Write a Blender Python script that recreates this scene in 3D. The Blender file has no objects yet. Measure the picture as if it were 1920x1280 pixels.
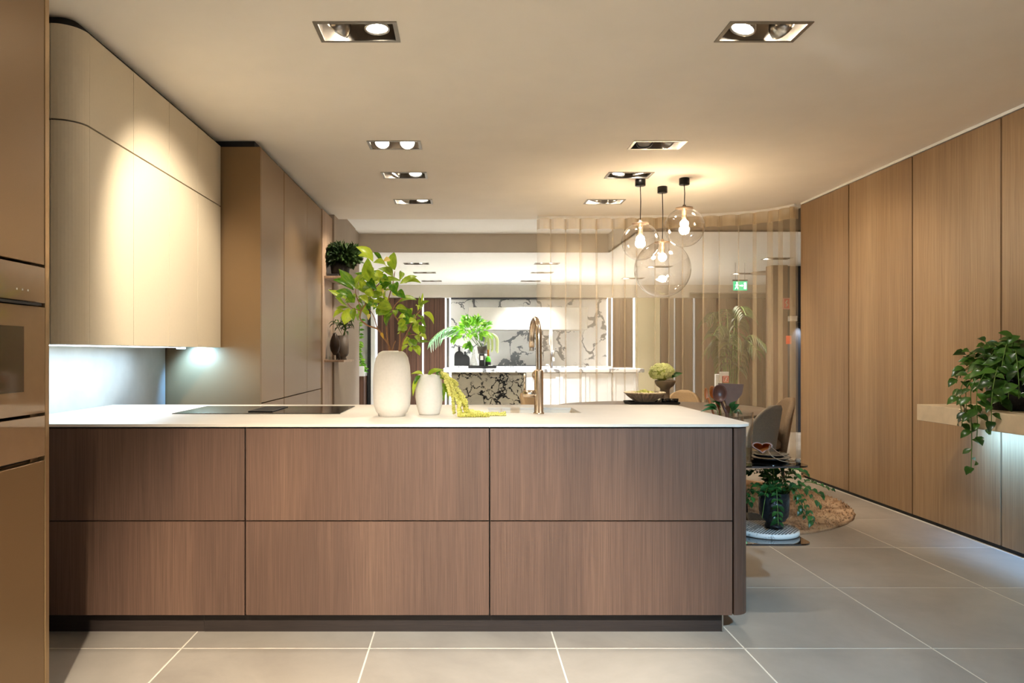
import bpy, bmesh, math, random
from mathutils import Vector, Matrix

scene = bpy.context.scene
COL = scene.collection
random.seed(7)

# ------------------------------------------------------------------ camera
FPX, CX, CY, EYE = 1356.0, 868.0, 662.0, 1.257      # focal length and vanishing point in pixels of the 1920x1280 frame
cam_data = bpy.data.cameras.new('camera')
cam_data.sensor_fit = 'HORIZONTAL'
cam_data.sensor_width = 36.0
cam_data.lens = FPX / 1920.0 * 36.0
cam_data.shift_x = (960.0 - CX) / 1920.0
cam_data.shift_y = (CY - 640.0) / 1920.0
cam_data.clip_start = 0.05
cam = bpy.data.objects.new('camera', cam_data)
cam.location = (0, 0, EYE)
cam.rotation_euler = (math.pi / 2, 0, 0)
COL.objects.link(cam)
scene.camera = cam

# ------------------------------------------------------------------ world, exposure
world = bpy.data.worlds.new('world')
world.use_nodes = True
world.node_tree.nodes['Background'].inputs[0].default_value = (0.75, 0.85, 1.0, 1)
world.node_tree.nodes['Background'].inputs[1].default_value = 0.25
scene.world = world
vs = scene.view_settings
vs.view_transform = 'Standard'
vs.look = 'None'
vs.exposure = 1.97
vs.gamma = 1.0
vs.use_curve_mapping = False
scene.cycles.use_denoising = True
scene.cycles.use_adaptive_sampling = True
scene.cycles.adaptive_threshold = 0.035
scene.cycles.max_bounces = 8
scene.cycles.diffuse_bounces = 4
scene.cycles.transparent_max_bounces = 16
scene.cycles.caustics_reflective = False
scene.cycles.caustics_refractive = False
scene.cycles.sample_clamp_indirect = 6.0

def light(name, kind, loc, target, power, color, parent=None, **kw):
    d = bpy.data.lights.new(name, kind)
    d.energy = power
    d.color = color
    for k, v in kw.items():
        setattr(d, k, v)
    o = bpy.data.objects.new(name, d)
    loc = Vector(loc)
    o.location = loc
    if target is not None:
        o.rotation_euler = (Vector(target) - loc).to_track_quat('-Z', 'Y').to_euler()
    COL.objects.link(o)
    if parent is not None:
        o.parent = parent
        o.location = loc - parent.location
    return o

WARM = (1.0, 0.86, 0.68)
NEUTRAL = (1.0, 0.93, 0.84)
COOL = (0.40, 0.72, 1.0)
ICE = (0.52, 0.76, 1.0)
BLUE = (0.20, 0.50, 1.0)
# added cool fill from behind the camera, set at an unseen, made-up window
light('rear_cool_fill', 'AREA', (2.0, -3.9, 1.5), (2.0, 0, 1.3), 4, (0.72, 0.86, 1.0), shape='RECTANGLE', size=2.4, size_y=2.0)

def P(px, py, y):
    """pixel of the photograph at depth y -> point"""
    return Vector(((px - CX) * y / FPX, y, EYE - (py - CY) * y / FPX))

# ------------------------------------------------------------------ object helpers
def thing(name, label, cat, loc=(0, 0, 0), rotz=0.0, group=None):
    o = bpy.data.objects.new(name, None)
    o.empty_display_size = 0.1
    COL.objects.link(o)
    o.location = loc
    o.rotation_euler = (0, 0, rotz)
    o['label'] = label
    o['category'] = cat
    if group:
        o['group'] = group
    return o

def tag(o, label, cat, group=None):
    o['label'] = label
    o['category'] = cat
    if group:
        o['group'] = group
    return o

class MB:
    def __init__(self):
        self.v = []
        self.f = []
        self.s = []
    def add(self, verts, faces, smooth=False):
        n = len(self.v)
        self.v.extend([tuple(p) for p in verts])
        for f in faces:
            self.f.append(tuple(i + n for i in f))
            self.s.append(smooth)
        return self
    def box(self, x0, x1, y0, y1, z0, z1, bev=0.0, seg=1):
        if x0 > x1: x0, x1 = x1, x0
        if y0 > y1: y0, y1 = y1, y0
        if z0 > z1: z0, z1 = z1, z0
        vs_ = [(x0,y0,z0),(x1,y0,z0),(x1,y1,z0),(x0,y1,z0),(x0,y0,z1),(x1,y0,z1),(x1,y1,z1),(x0,y1,z1)]
        fs = [(0,3,2,1),(4,5,6,7),(0,1,5,4),(1,2,6,5),(2,3,7,6),(3,0,4,7)]
        if bev <= 0:
            return self.add(vs_, fs)
        bm = bmesh.new()
        bv = [bm.verts.new(p) for p in vs_]
        for f in fs:
            bm.faces.new([bv[i] for i in f])
        bmesh.ops.bevel(bm, geom=bm.edges[:], offset=bev, segments=seg, affect='EDGES', profile=0.5)
        return self.bm(bm)
    def bm(self, bm, smooth=False):
        bm.verts.index_update()
        self.add([v.co for v in bm.verts], [[v.index for v in f.verts] for f in bm.faces], smooth)
        bm.free()
        return self
    def prism(self, poly, z0, z1, smooth=False):
        """extrude an xy polygon (counter-clockwise) between two heights"""
        n = len(poly)
        vs_ = [(p[0], p[1], z0) for p in poly] + [(p[0], p[1], z1) for p in poly]
        self.add(vs_, [tuple(range(n))[::-1], tuple(range(n, 2 * n))])
        k = len(self.v) - 2 * n
        for i in range(n):
            j = (i + 1) % n
            self.f.append((k + i, k + j, k + n + j, k + n + i))
            self.s.append(smooth)
        return self
    def xprism(self, poly, a0, a1, axis='x', smooth=False):
        """extrude an outline (u,w): axis x -> u=y,w=z ; axis y -> u=x,w=z"""
        n = len(poly)
        g = (lambda a, p: (a, p[0], p[1])) if axis == 'x' else (lambda a, p: (p[0], a, p[1]))
        vs_ = [g(a0, p) for p in poly] + [g(a1, p) for p in poly]
        k = len(self.v)
        self.add(vs_, [tuple(range(n)), tuple(range(n, 2 * n))[::-1]])
        for i in range(n):
            j = (i + 1) % n
            self.f.append((k + j, k + i, k + n + i, k + n + j))
            self.s.append(smooth)
        return self
    def lathe(self, prof, cx=0, cy=0, cz=0, n=32, smooth=True, rfun=None):
        """profile [(r,z)] turned about a vertical axis"""
        m = len(prof)
        vs_ = []
        for i in range(n):
            a = 2 * math.pi * i / n
            for r, z in prof:
                rr = r if rfun is None else rfun(r, z, a)
                vs_.append((cx + rr * math.cos(a), cy + rr * math.sin(a), cz + z))
        fs = []
        for i in range(n):
            j = (i + 1) % n
            for k in range(m - 1):
                fs.append((i * m + k, j * m + k, j * m + k + 1, i * m + k + 1))
        return self.add(vs_, fs, smooth)
    def tube(self, pts, rad, n=10, smooth=True, cap=True):
        pts = [Vector(p) for p in pts]
        m = len(pts)
        rs = rad if isinstance(rad, (list, tuple)) else [rad] * m
        vs_ = []
        ref = None
        for i, p in enumerate(pts):
            t = (pts[min(i + 1, m - 1)] - pts[max(i - 1, 0)])
            t = t.normalized() if t.length > 1e-9 else Vector((0, 0, 1))
            if ref is None:
                ref = Vector((0, 0, 1)) if abs(t.z) < 0.9 else Vector((1, 0, 0))
            u = (ref - t * ref.dot(t))
            u = u.normalized() if u.length > 1e-6 else t.orthogonal().normalized()
            ref = u
            w = t.cross(u)
            for k in range(n):
                a = 2 * math.pi * k / n
                vs_.append(p + (u * math.cos(a) + w * math.sin(a)) * rs[i])
        fs = []
        for i in range(m - 1):
            for k in range(n):
                l = (k + 1) % n
                fs.append((i * n + k, i * n + l, (i + 1) * n + l, (i + 1) * n + k))
        self.add(vs_, fs, smooth)
        if cap:
            b = len(self.v) - m * n
            self.f.append(tuple(b + k for k in range(n))[::-1]); self.s.append(False)
            self.f.append(tuple(b + (m - 1) * n + k for k in range(n))); self.s.append(False)
        return self
    def ball(self, c, r, seg=24, rings=14, sz=1.0, smooth=True):
        prof = [(r * math.sin(math.pi * i / rings), -r * sz * math.cos(math.pi * i / rings)) for i in range(rings + 1)]
        return self.lathe(prof, c[0], c[1], c[2], seg, smooth)
    def xf(self, M):
        self.v = [tuple(M @ Vector(p)) for p in self.v]
        return self
    def mesh(self, name, mat, off=(0, 0, 0)):
        me = bpy.data.meshes.new(name)
        me.from_pydata([(p[0] - off[0], p[1] - off[1], p[2] - off[2]) for p in self.v], [], self.f)
        me.polygons.foreach_set('use_smooth', self.s)
        mats = mat if isinstance(mat, (list, tuple)) else [mat]
        for m in mats:
            me.materials.append(m)
        bm = bmesh.new(); bm.from_mesh(me)
        bmesh.ops.remove_doubles(bm, verts=bm.verts, dist=1e-6)
        bmesh.ops.recalc_face_normals(bm, faces=bm.faces)
        bm.to_mesh(me); bm.free()
        return me
    def build(self, name, mat, parent=None, local=False):
        """link as one mesh object; world coordinates unless local"""
        off = (0, 0, 0)
        if parent is not None and not local:
            r = parent
            while r.parent is not None:
                r = r.parent
            off = r.location
        o = bpy.data.objects.new(name, self.mesh(name, mat, off))
        COL.objects.link(o)
        o.parent = parent
        return o
    def solo(self, name, mat, label, cat, group=None):
        """a thing that is one mesh, its origin at its base"""
        xs = [p[0] for p in self.v]; ys = [p[1] for p in self.v]; zs = [p[2] for p in self.v]
        off = ((min(xs) + max(xs)) / 2, (min(ys) + max(ys)) / 2, min(zs))
        o = bpy.data.objects.new(name, self.mesh(name, mat, off))
        o.location = off
        COL.objects.link(o)
        return tag(o, label, cat, group)
    def struct(self, name, mat):
        o = bpy.data.objects.new(name, self.mesh(name, mat))
        COL.objects.link(o)
        o['kind'] = 'structure'
        return o

def rounded(x0, x1, y0, y1, rs, n=8):
    """ccw outline of a rectangle with corner radii (x0y0, x1y0, x1y1, x0y1)"""
    out = []
    for (cx, cy, sx, sy, r, a0) in ((x0, y0, 1, 1, rs[0], 180), (x1, y0, -1, 1, rs[1], 270), (x1, y1, -1, -1, rs[2], 0), (x0, y1, 1, -1, rs[3], 90)):
        if r <= 0:
            out.append((cx, cy)); continue
        for i in range(n + 1):
            a = math.radians(a0 + 90 * i / n)
            out.append((cx + sx * r + r * math.cos(a), cy + sy * r + r * math.sin(a)))
    return out

# ------------------------------------------------------------------ materials
def lin(h):
    h = h.lstrip('#')
    c = [int(h[i:i + 2], 16) / 255 for i in (0, 2, 4)]
    return tuple([(x / 12.92 if x <= 0.04045 else ((x + 0.055) / 1.055) ** 2.4) for x in c] + [1.0])

class NT:
    def __init__(self, name):
        self.m = bpy.data.materials.new(name)
        self.m.use_nodes = True
        self.t = self.m.node_tree
        self.b = self.t.nodes['Principled BSDF']
        self.out = self.t.nodes['Material Output']
    def n(self, typ, **kw):
        nd = self.t.nodes.new(typ)
        for k, v in kw.items():
            setattr(nd, k, v)
        return nd
    def l(self, a, b):
        self.t.links.new(a, b)
    def coords(self, scale=(1, 1, 1), rand=0.0, rot=(0, 0, 0), kind='Object'):
        tc = self.n('ShaderNodeTexCoord')
        mp = self.n('ShaderNodeMapping')
        mp.inputs['Scale'].default_value = scale
        mp.inputs['Rotation'].default_value = rot
        src = tc.outputs[kind]
        if rand:
            oi = self.n('ShaderNodeObjectInfo')
            mul = self.n('ShaderNodeMath', operation='MULTIPLY'); mul.inputs[1].default_value = rand
            self.l(oi.outputs['Random'], mul.inputs[0])
            add = self.n('ShaderNodeVectorMath', operation='ADD')
            self.l(src, add.inputs[0]); self.l(mul.outputs[0], add.inputs[1])
            src = add.outputs[0]
        self.l(src, mp.inputs['Vector'])
        return mp.outputs[0]
    def noise(self, vec, scale=1.0, detail=4.0, rough=0.55, dist=0.0):
        nd = self.n('ShaderNodeTexNoise')
        nd.inputs['Scale'].default_value = scale
        nd.inputs['Detail'].default_value = detail
        nd.inputs['Roughness'].default_value = rough
        nd.inputs['Distortion'].default_value = dist
        self.l(vec, nd.inputs['Vector'])
        return nd.outputs['Fac']
    def ramp(self, fac, stops, interp='LINEAR'):
        r = self.n('ShaderNodeValToRGB')
        r.color_ramp.interpolation = interp
        e = r.color_ramp.elements
        while len(e) < len(stops):
            e.new(0.5)
        for i, (p, c) in enumerate(stops):
            e[i].position = p
            e[i].color = c if len(c) == 4 else (c[0], c[1], c[2], 1)
        self.l(fac, r.inputs[0])
        return r.outputs[0]
    def mix(self, fac, a, b, mode='MIX'):
        mx = self.n('ShaderNodeMix', data_type='RGBA', blend_type=mode)
        if isinstance(fac, (int, float)):
            mx.inputs[0].default_value = fac
        else:
            self.l(fac, mx.inputs[0])
        for s, i in ((a, 6), (b, 7)):
            if isinstance(s, tuple):
                mx.inputs[i].default_value = s
            else:
                self.l(s, mx.inputs[i])
        return mx.outputs[2]
    def bump(self, h, strength=0.2, dist=0.01):
        bp = self.n('ShaderNodeBump')
        bp.inputs['Strength'].default_value = strength
        bp.inputs['Distance'].default_value = dist
        self.l(h, bp.inputs['Height'])
        self.l(bp.outputs[0], self.b.inputs['Normal'])
    def base(self, c):
        if isinstance(c, tuple):
            self.b.inputs['Base Color'].default_value = c
        else:
            self.l(c, self.b.inputs['Base Color'])
    def set(self, rough=None, metal=None, spec=None, coat=None):
        if rough is not None: self.b.inputs['Roughness'].default_value = rough
        if metal is not None: self.b.inputs['Metallic'].default_value = metal
        if spec is not None: self.b.inputs['Specular IOR Level'].default_value = spec
        if coat is not None:
            self.b.inputs['Coat Weight'].default_value = coat
            self.b.inputs['Coat Roughness'].default_value = 0.08
        return self.m

def plain(name, hexc, rough=0.5, metal=0.0, spec=None, coat=None, vary=0.06, scale=30.0, bump=0.0):
    t = NT(name)
    c = lin(hexc)
    v = t.coords()
    f = t.noise(v, scale, 3)
    lo = tuple([x * (1 - vary) for x in c[:3]] + [1]); hi = tuple([min(1, x * (1 + vary)) for x in c[:3]] + [1])
    t.base(t.ramp(f, [(0.3, lo), (0.7, hi)]))
    if bump:
        t.bump(f, bump, 0.004)
    return t.set(rough, metal, spec, coat)

def wood(name, dark, mid, light_, grain=(55, 55, 1.2), band=(4.0, 4.0, 0.12), rough=0.5, fine=0.35, bandmix=0.55, spec=0.4):
    t = NT(name)
    g = t.noise(t.coords(grain, rand=17.0), 1.0, 6, 0.65, 0.4)
    b = t.noise(t.coords(band, rand=9.0), 1.0, 3, 0.6, 0.6)
    c1 = t.ramp(g, [(0.28, lin(dark)), (0.5, lin(mid)), (0.75, lin(light_))])
    c2 = t.ramp(b, [(0.3, lin(dark)), (0.52, lin(mid)), (0.72, lin(light_))])
    c = t.mix(bandmix, c1, c2)
    p = t.noise(t.coords((grain[0] * 5, grain[1] * 5, grain[2] * 4), rand=3.0), 1.0, 2, 0.5)
    c = t.mix(fine, c, t.ramp(p, [(0.35, (0.35, 0.33, 0.32, 1)), (0.62, (1.0, 1.0, 1.0, 1))]), 'MULTIPLY')
    t.base(c)
    t.bump(p, 0.12, 0.002)
    return t.set(rough, spec=spec)

def emit(name, color, strength):
    m = bpy.data.materials.new(name); m.use_nodes = True
    nt = m.node_tree; nt.nodes.clear()
    e = nt.nodes.new('ShaderNodeEmission'); o = nt.nodes.new('ShaderNodeOutputMaterial')
    e.inputs[0].default_value = (*color[:3], 1); e.inputs[1].default_value = strength
    nt.links.new(e.outputs[0], o.inputs[0])
    return m

def thin_glass(name, tint=(1, 1, 1), ior=1.45, rough=0.0, haze=0.0):
    m = bpy.data.materials.new(name); m.use_nodes = True
    nt = m.node_tree; nt.nodes.clear()
    o = nt.nodes.new('ShaderNodeOutputMaterial')
    tr = nt.nodes.new('ShaderNodeBsdfTransparent'); tr.inputs[0].default_value = (*tint, 1)
    gl = nt.nodes.new('ShaderNodeBsdfGlossy'); gl.inputs[1].default_value = rough
    lw = nt.nodes.new('ShaderNodeLayerWeight'); lw.inputs[0].default_value = 0.5
    pw = nt.nodes.new('ShaderNodeMath'); pw.operation = 'POWER'; pw.inputs[1].default_value = 3.0
    fr = nt.nodes.new('ShaderNodeMath'); fr.operation = 'MULTIPLY_ADD'; fr.inputs[1].default_value = 0.85; fr.inputs[2].default_value = 0.085
    nt.links.new(lw.outputs['Facing'], pw.inputs[0]); nt.links.new(pw.outputs[0], fr.inputs[0])
    mx = nt.nodes.new('ShaderNodeMixShader')
    nt.links.new(fr.outputs[0], mx.inputs[0]); nt.links.new(tr.outputs[0], mx.inputs[1]); nt.links.new(gl.outputs[0], mx.inputs[2])
    nt.links.new(mx.outputs[0], o.inputs[0])
    return m

def leafmat(name, dark, light_, rough=0.35, trans=0.35):
    m = bpy.data.materials.new(name); m.use_nodes = True
    nt = m.node_tree; b = nt.nodes['Principled BSDF']; o = nt.nodes['Material Output']
    oi = nt.nodes.new('ShaderNodeObjectInfo'); r = nt.nodes.new('ShaderNodeValToRGB')
    tc = nt.nodes.new('ShaderNodeTexCoord'); nz = nt.nodes.new('ShaderNodeTexNoise'); nz.inputs['Scale'].default_value = 5.0
    ad = nt.nodes.new('ShaderNodeMath'); ad.operation = 'ADD'
    ml = nt.nodes.new('ShaderNodeMath'); ml.operation = 'MULTIPLY_ADD'; ml.inputs[1].default_value = 0.9; ml.inputs[2].default_value = -0.45
    nt.links.new(tc.outputs['Object'], nz.inputs['Vector']); nt.links.new(nz.outputs['Fac'], ml.inputs[0])
    nt.links.new(ml.outputs[0], ad.inputs[0]); nt.links.new(oi.outputs['Random'], ad.inputs[1])
    r.color_ramp.elements[0].color = lin(dark); r.color_ramp.elements[1].color = lin(light_)
    nt.links.new(ad.outputs[0], r.inputs[0]); nt.links.new(r.outputs[0], b.inputs['Base Color'])
    b.inputs['Roughness'].default_value = rough
    tl = nt.nodes.new('ShaderNodeBsdfTranslucent'); mx = nt.nodes.new('ShaderNodeMixShader'); mx.inputs[0].default_value = trans
    nt.links.new(r.outputs[0], tl.inputs[0]); nt.links.new(b.outputs[0], mx.inputs[1]); nt.links.new(tl.outputs[0], mx.inputs[2])
    nt.links.new(mx.outputs[0], o.inputs[0])
    return m

def marble(name, ground, ground2, vein, vscale, width, soft, dist=1.2, cell=True):
    t = NT(name)
    v = t.coords((1, 1, 1))
    nz = t.n('ShaderNodeTexNoise'); nz.inputs['Scale'].default_value = vscale * 0.9; nz.inputs['Detail'].default_value = 6; nz.inputs['Roughness'].default_value = 0.6
    t.l(v, nz.inputs['Vector'])
    sub = t.n('ShaderNodeVectorMath', operation='SCALE'); sub.inputs['Scale'].default_value = dist / vscale
    t.l(nz.outputs['Color'], sub.inputs[0])
    ad = t.n('ShaderNodeVectorMath', operation='ADD'); t.l(v, ad.inputs[0]); t.l(sub.outputs[0], ad.inputs[1])
    vo = t.n('ShaderNodeTexVoronoi', feature='DISTANCE_TO_EDGE'); vo.inputs['Scale'].default_value = vscale
    t.l(ad.outputs[0], vo.inputs['Vector'])
    n2 = t.noise(v, vscale * 1.3, 3)
    w = t.n('ShaderNodeMath', operation='MULTIPLY_ADD'); w.inputs[1].default_value = soft; w.inputs[2].default_value = -soft * 0.5
    t.l(n2, w.inputs[0])
    dd = t.n('ShaderNodeMath', operation='ADD'); t.l(vo.outputs['Distance'], dd.inputs[0]); t.l(w.outputs[0], dd.inputs[1])
    veins = t.ramp(dd.outputs[0], [(0.0, lin(vein)), (width * 0.5, lin(vein)), (width, (1, 1, 1, 1))])
    g = t.ramp(t.noise(v, 1.7, 4), [(0.35, lin(ground)), (0.7, lin(ground2))])
    t.base(t.mix(1.0, g, veins, 'MULTIPLY'))
    return t.set(0.2, spec=0.5)

M = {}
M['ceiling'] = plain('ceiling_paint', '#f3ece0', 0.9, vary=0.02, scale=3)
M['ceiling_white'] = plain('white_ceiling_paint', '#f6f5f1', 0.9, vary=0.01, scale=3)
M['taupe'] = plain('taupe_wall_paint', '#a09283', 0.85, vary=0.03, scale=4)
M['wallpaint'] = plain('wall_paint', '#cfc6b8', 0.85, vary=0.03, scale=4)
M['beam'] = plain('warm_grey_beam_paint', '#cbc1b2', 0.85, vary=0.03, scale=4)
M['darkwall'] = plain('dark_back_wall_paint', '#5a5047', 0.85)
M['navy'] = plain('navy_wall_paint', '#2c3340', 0.8, vary=0.05, scale=4)
M['khaki'] = plain('khaki_wall_paint', '#cfc6a2', 0.8, vary=0.03, scale=4)
M['black'] = plain('black_gap', '#0c0b0b', 0.6)
M['blackgloss'] = plain('black_ceramic', '#0b0b0d', 0.12, spec=0.6)
M['blackmatt'] = plain('black_matt', '#171616', 0.55)
M['pendantblack'] = plain('black_metal', '#191715', 0.3, 0.6)
M['cabinet'] = plain('sand_lacquer', '#c9bda6', 0.5, vary=0.015, scale=60, spec=0.35)
M['bronze'] = plain('bronze_lacquer', '#866c4c', 0.36, 0.42, vary=0.05, scale=400)
M['bronze_edge'] = plain('bronze_edge', '#a68c68', 0.3, 0.7, vary=0.03)
M['ovenglass'] = plain('taupe_glass', '#8f7355', 0.04, 0.0, spec=0.6, coat=0.6, vary=0.02)
M['ovenwindow'] = plain('dark_oven_window', '#4a3a2a', 0.05, 0.0, spec=0.6, coat=0.5, vary=0.02)
M['island'] = wood('smoked_oak_veneer', '#523f35', '#644c3f', '#775c4b', grain=(70, 70, 1.0), band=(2.6, 2.6, 0.10), rough=0.45, fine=0.4, bandmix=0.6)
M['islanddark'] = wood('dark_stained_plinth', '#231c19', '#2f2622', '#3b302a', grain=(2, 60, 60), band=(0.2, 4, 4), rough=0.5)
M['oak'] = wood('light_oak_veneer', '#84694c', '#9d7f5d', '#b19572', grain=(48, 48, 0.8), band=(3.0, 3.0, 0.12), rough=0.42, fine=0.3, bandmix=0.5)
M['walnut'] = wood('walnut_boards', '#35221a', '#5c3f30', '#86624b', grain=(30, 30, 0.5), band=(9, 9, 0.05), rough=0.5, fine=0.3, bandmix=0.7)
M['browndoor'] = wood('brown_oak_boards', '#4d382a', '#6b4f3b', '#80614a', grain=(40, 40, 0.6), band=(3, 3, 0.08), rough=0.55, fine=0.3)
M['shelfwood'] = wood('pale_shelf_wood', '#8d745f', '#ad937c', '#c5ad95', rough=0.5)
M['counter'] = plain('cream_ceramic_top', '#d4cdc2', 0.45, vary=0.03, scale=6, spec=0.4)
M['sink'] = plain('cream_composite', '#ddd3c2', 0.45, vary=0.05, scale=200)
M['backsplash'] = plain('grey_cement_panel', '#b3b5b2', 0.6, vary=0.08, scale=5)
M['steel'] = plain('brushed_steel', '#b9b6b0', 0.28, 1.0, vary=0.06, scale=200)
M['champagne'] = plain('brushed_champagne_steel', '#d6c3ad', 0.24, 1.0, vary=0.05, scale=300)
M['darksteel'] = plain('dark_steel', '#55565a', 0.35, 0.9)
M['rim'] = plain('grey_metal_rim', '#8d877c', 0.4, 0.8)
M['reflector'] = plain('lamp_box_metal', '#b5aca0', 0.3, 0.9)
M['white'] = plain('white_lacquer', '#efeeea', 0.4, vary=0.02)
M['ceramic'] = plain('white_bisque', '#d8d2c8', 0.75, vary=0.03, scale=80, bump=0.15)
M['whitemarble'] = marble('white_veined_marble', '#e4e3df', '#f4f3f0', '#868a90', 1.9, 0.035, 0.30, dist=1.6)
M['darkmarble'] = marble('khaki_black_veined_marble', '#6c6556', '#807661', '#141414', 5.5, 0.06, 0.34, dist=2.2)
M['hood'] = plain('cream_hood', '#c4bfb4', 0.3, vary=0.02)
M['glass'] = thin_glass('clear_glass', (0.97, 0.97, 0.96))
M['globe'] = thin_glass('globe_glass', (0.975, 0.965, 0.95))
M['smoke'] = thin_glass('smoked_glass', (0.16, 0.16, 0.17), 1.5)
M['bulb'] = emit('bulb_glow', (1.0, 0.80, 0.55), 14)
M['socket'] = plain('brown_socket_metal', '#7d6a58', 0.45, 0.5)
M['groove'] = plain('grey_groove', '#77716a', 0.6)
M['petalcore'] = plain('green_flower_core', '#b4c668', 0.8)
M['lime'] = plain('pale_lime_skin', '#c9d477', 0.4, vary=0.15, scale=20)
M['lamp'] = emit('downlight_glow', (1.0, 0.90, 0.76), 18)
M['lampcool'] = emit('cool_downlight_glow', (1.0, 0.97, 0.93), 18)
M['lampoff'] = plain('lamp_lens_off', '#8d8d8a', 0.2, 0.5)
M['led'] = emit('led_strip_glow', (0.70, 0.87, 1.0), 2.2)
M['ledwhite'] = emit('led_profile_glow', (0.95, 0.98, 1.0), 1.0)
M['leddim'] = emit('dim_led_profile_glow', (1.0, 0.97, 0.92), 0.10)
M['led_shelf'] = emit('shelf_led_glow', (0.6, 0.82, 1.0), 2.0)
M['stone'] = plain('cream_limestone', '#d6c3a4', 0.5, vary=0.1, scale=9)
M['leaf_main'] = leafmat('branch_leaf', '#3d7414', '#b9cc3c', 0.35, 0.45)
M['leaf_yellow'] = leafmat('yellowing_leaf', '#c99a35', '#e0cf7a', 0.5, 0.4)
M['leaf_dark'] = leafmat('dark_leaf', '#22361a', '#55702f', 0.4, 0.2)
M['leaf_trail'] = leafmat('trailing_leaf', '#1d3d16', '#4d7a2b', 0.28, 0.25)
M['leaf_fern'] = leafmat('fern_leaf', '#19401f', '#3f7434', 0.35, 0.25)
M['leaf_far'] = leafmat('bright_leaf', '#4a9420', '#a4d84a', 0.4, 0.4)
M['palm'] = leafmat('palm_leaf', '#9fd0a0', '#e2f0de', 0.4, 0.35)
M['leaf_grey'] = leafmat('dusky_palm_leaf', '#2a3a1e', '#54642f', 0.5, 0.3)
M['amaranth'] = leafmat('amaranth_tassel', '#bcb64a', '#e6e084', 0.7, 0.2)
M['hydrangea'] = leafmat('hydrangea_petal', '#c6d876', '#f2f8c6', 0.6, 0.35)
M['bark'] = plain('twig_bark', '#8c6544', 0.8, vary=0.2, scale=60)
M['greenstem'] = plain('green_stem', '#5c7a30', 0.6)
M['potblack'] = plain('rough_black_pot', '#26282b', 0.35, 0.3, vary=0.3, scale=70, bump=0.9)
M['potgrey'] = plain('grey_brown_pot', '#5a5048', 0.55, vary=0.1, scale=30)
M['bird'] = plain('dark_bronze_sculpture', '#2b211b', 0.3, 0.4)
M['vasebrown'] = plain('taupe_ceramic', '#8b7d6c', 0.55, vary=0.06)
M['pleat'] = plain('pleated_clay', '#bdb6a9', 0.7, vary=0.12, scale=40)
M['pleatrim'] = plain('cream_rim', '#f0e6d2', 0.6)
M['tabletop'] = plain('dark_taupe_tabletop', '#6e6154', 0.35, vary=0.05, scale=12)
M['fabric'] = plain('grey_weave', '#7f7a72', 0.95, vary=0.25, scale=260, bump=0.4)
M['fabrictan'] = plain('tan_weave', '#a8906f', 0.95, vary=0.25, scale=260, bump=0.4)
M['fabricbrown'] = plain('brown_weave', '#7d6a55', 0.95, vary=0.3, scale=220, bump=0.4)
M['teak'] = wood('teak', '#7a3d17', '#a85c28', '#c77c40', rough=0.4)
M['rosewood'] = wood('rosewood', '#3f241b', '#5e3628', '#744a38', rough=0.4, fine=0.25)
M['slate'] = plain('grey_brown_board', '#6a4a3a', 0.45, vary=0.1)
M['leather'] = plain('brown_leather', '#7b4d33', 0.5, vary=0.2, scale=40)
M['leatherin'] = plain('orange_leather_lining', '#c2722f', 0.6, vary=0.15, scale=40)
M['cord'] = plain('taupe_cord', '#86705c', 0.8)
M['green'] = emit('exit_sign_green', lin('#0f8a5a')[:3], 0.9)
M['exitwhite'] = emit('exit_sign_white', (0.95, 1.0, 0.95), 1.6)
M['red'] = plain('red_sign', '#d2402c', 0.5)
M['orange'] = plain('orange_box', '#e0532a', 0.5)
M['bottle'] = plain('green_bottle_glass', '#4aa51f', 0.08, spec=0.7)
M['bottledark'] = plain('dark_bottle_glass', '#10160c', 0.08, spec=0.7)
M['gold'] = plain('gold_foil', '#c58a42', 0.3, 0.8)
M['paper'] = plain('paper_label', '#e3e0d6', 0.7)

def rugmat():
    t = NT('shaggy_rug')
    f = t.noise(t.coords((1, 1, 1)), 3.2, 5, 0.65, 0.8)
    g = t.noise(t.coords((1, 1, 1)), 60, 3)
    c = t.ramp(f, [(0.36, lin('#8f7258')), (0.47, lin('#c2a384')), (0.62, lin('#dcc0a0'))])
    t.base(t.mix(0.3, c, t.ramp(g, [(0.3, (0.4, 0.36, 0.32, 1)), (0.7, (1, 1, 1, 1))]), 'MULTIPLY'))
    t.bump(g, 0.8, 0.01)
    return t.set(0.95, spec=0.1)
M['rug'] = rugmat()

def tilemat():
    t = NT('grey_beige_floor_tile')
    f = t.noise(t.coords((1, 1, 1), rand=31.0), 1.6, 6, 0.6, 0.5)
    g = t.noise(t.coords((1, 1, 1), rand=11.0), 14, 5, 0.6)
    c = t.ramp(f, [(0.3, lin('#9c948a')), (0.5, lin('#aaa297')), (0.7, lin('#b5ada2'))])
    t.base(t.mix(0.25, c, t.ramp(g, [(0.3, (0.8, 0.79, 0.77, 1)), (0.7, (1, 1, 1, 1))]), 'MULTIPLY'))
    return t.set(0.42, spec=0.4)
M['tile'] = tilemat()
M['grout'] = plain('pale_grout', '#e6dfd0', 0.9)

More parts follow.
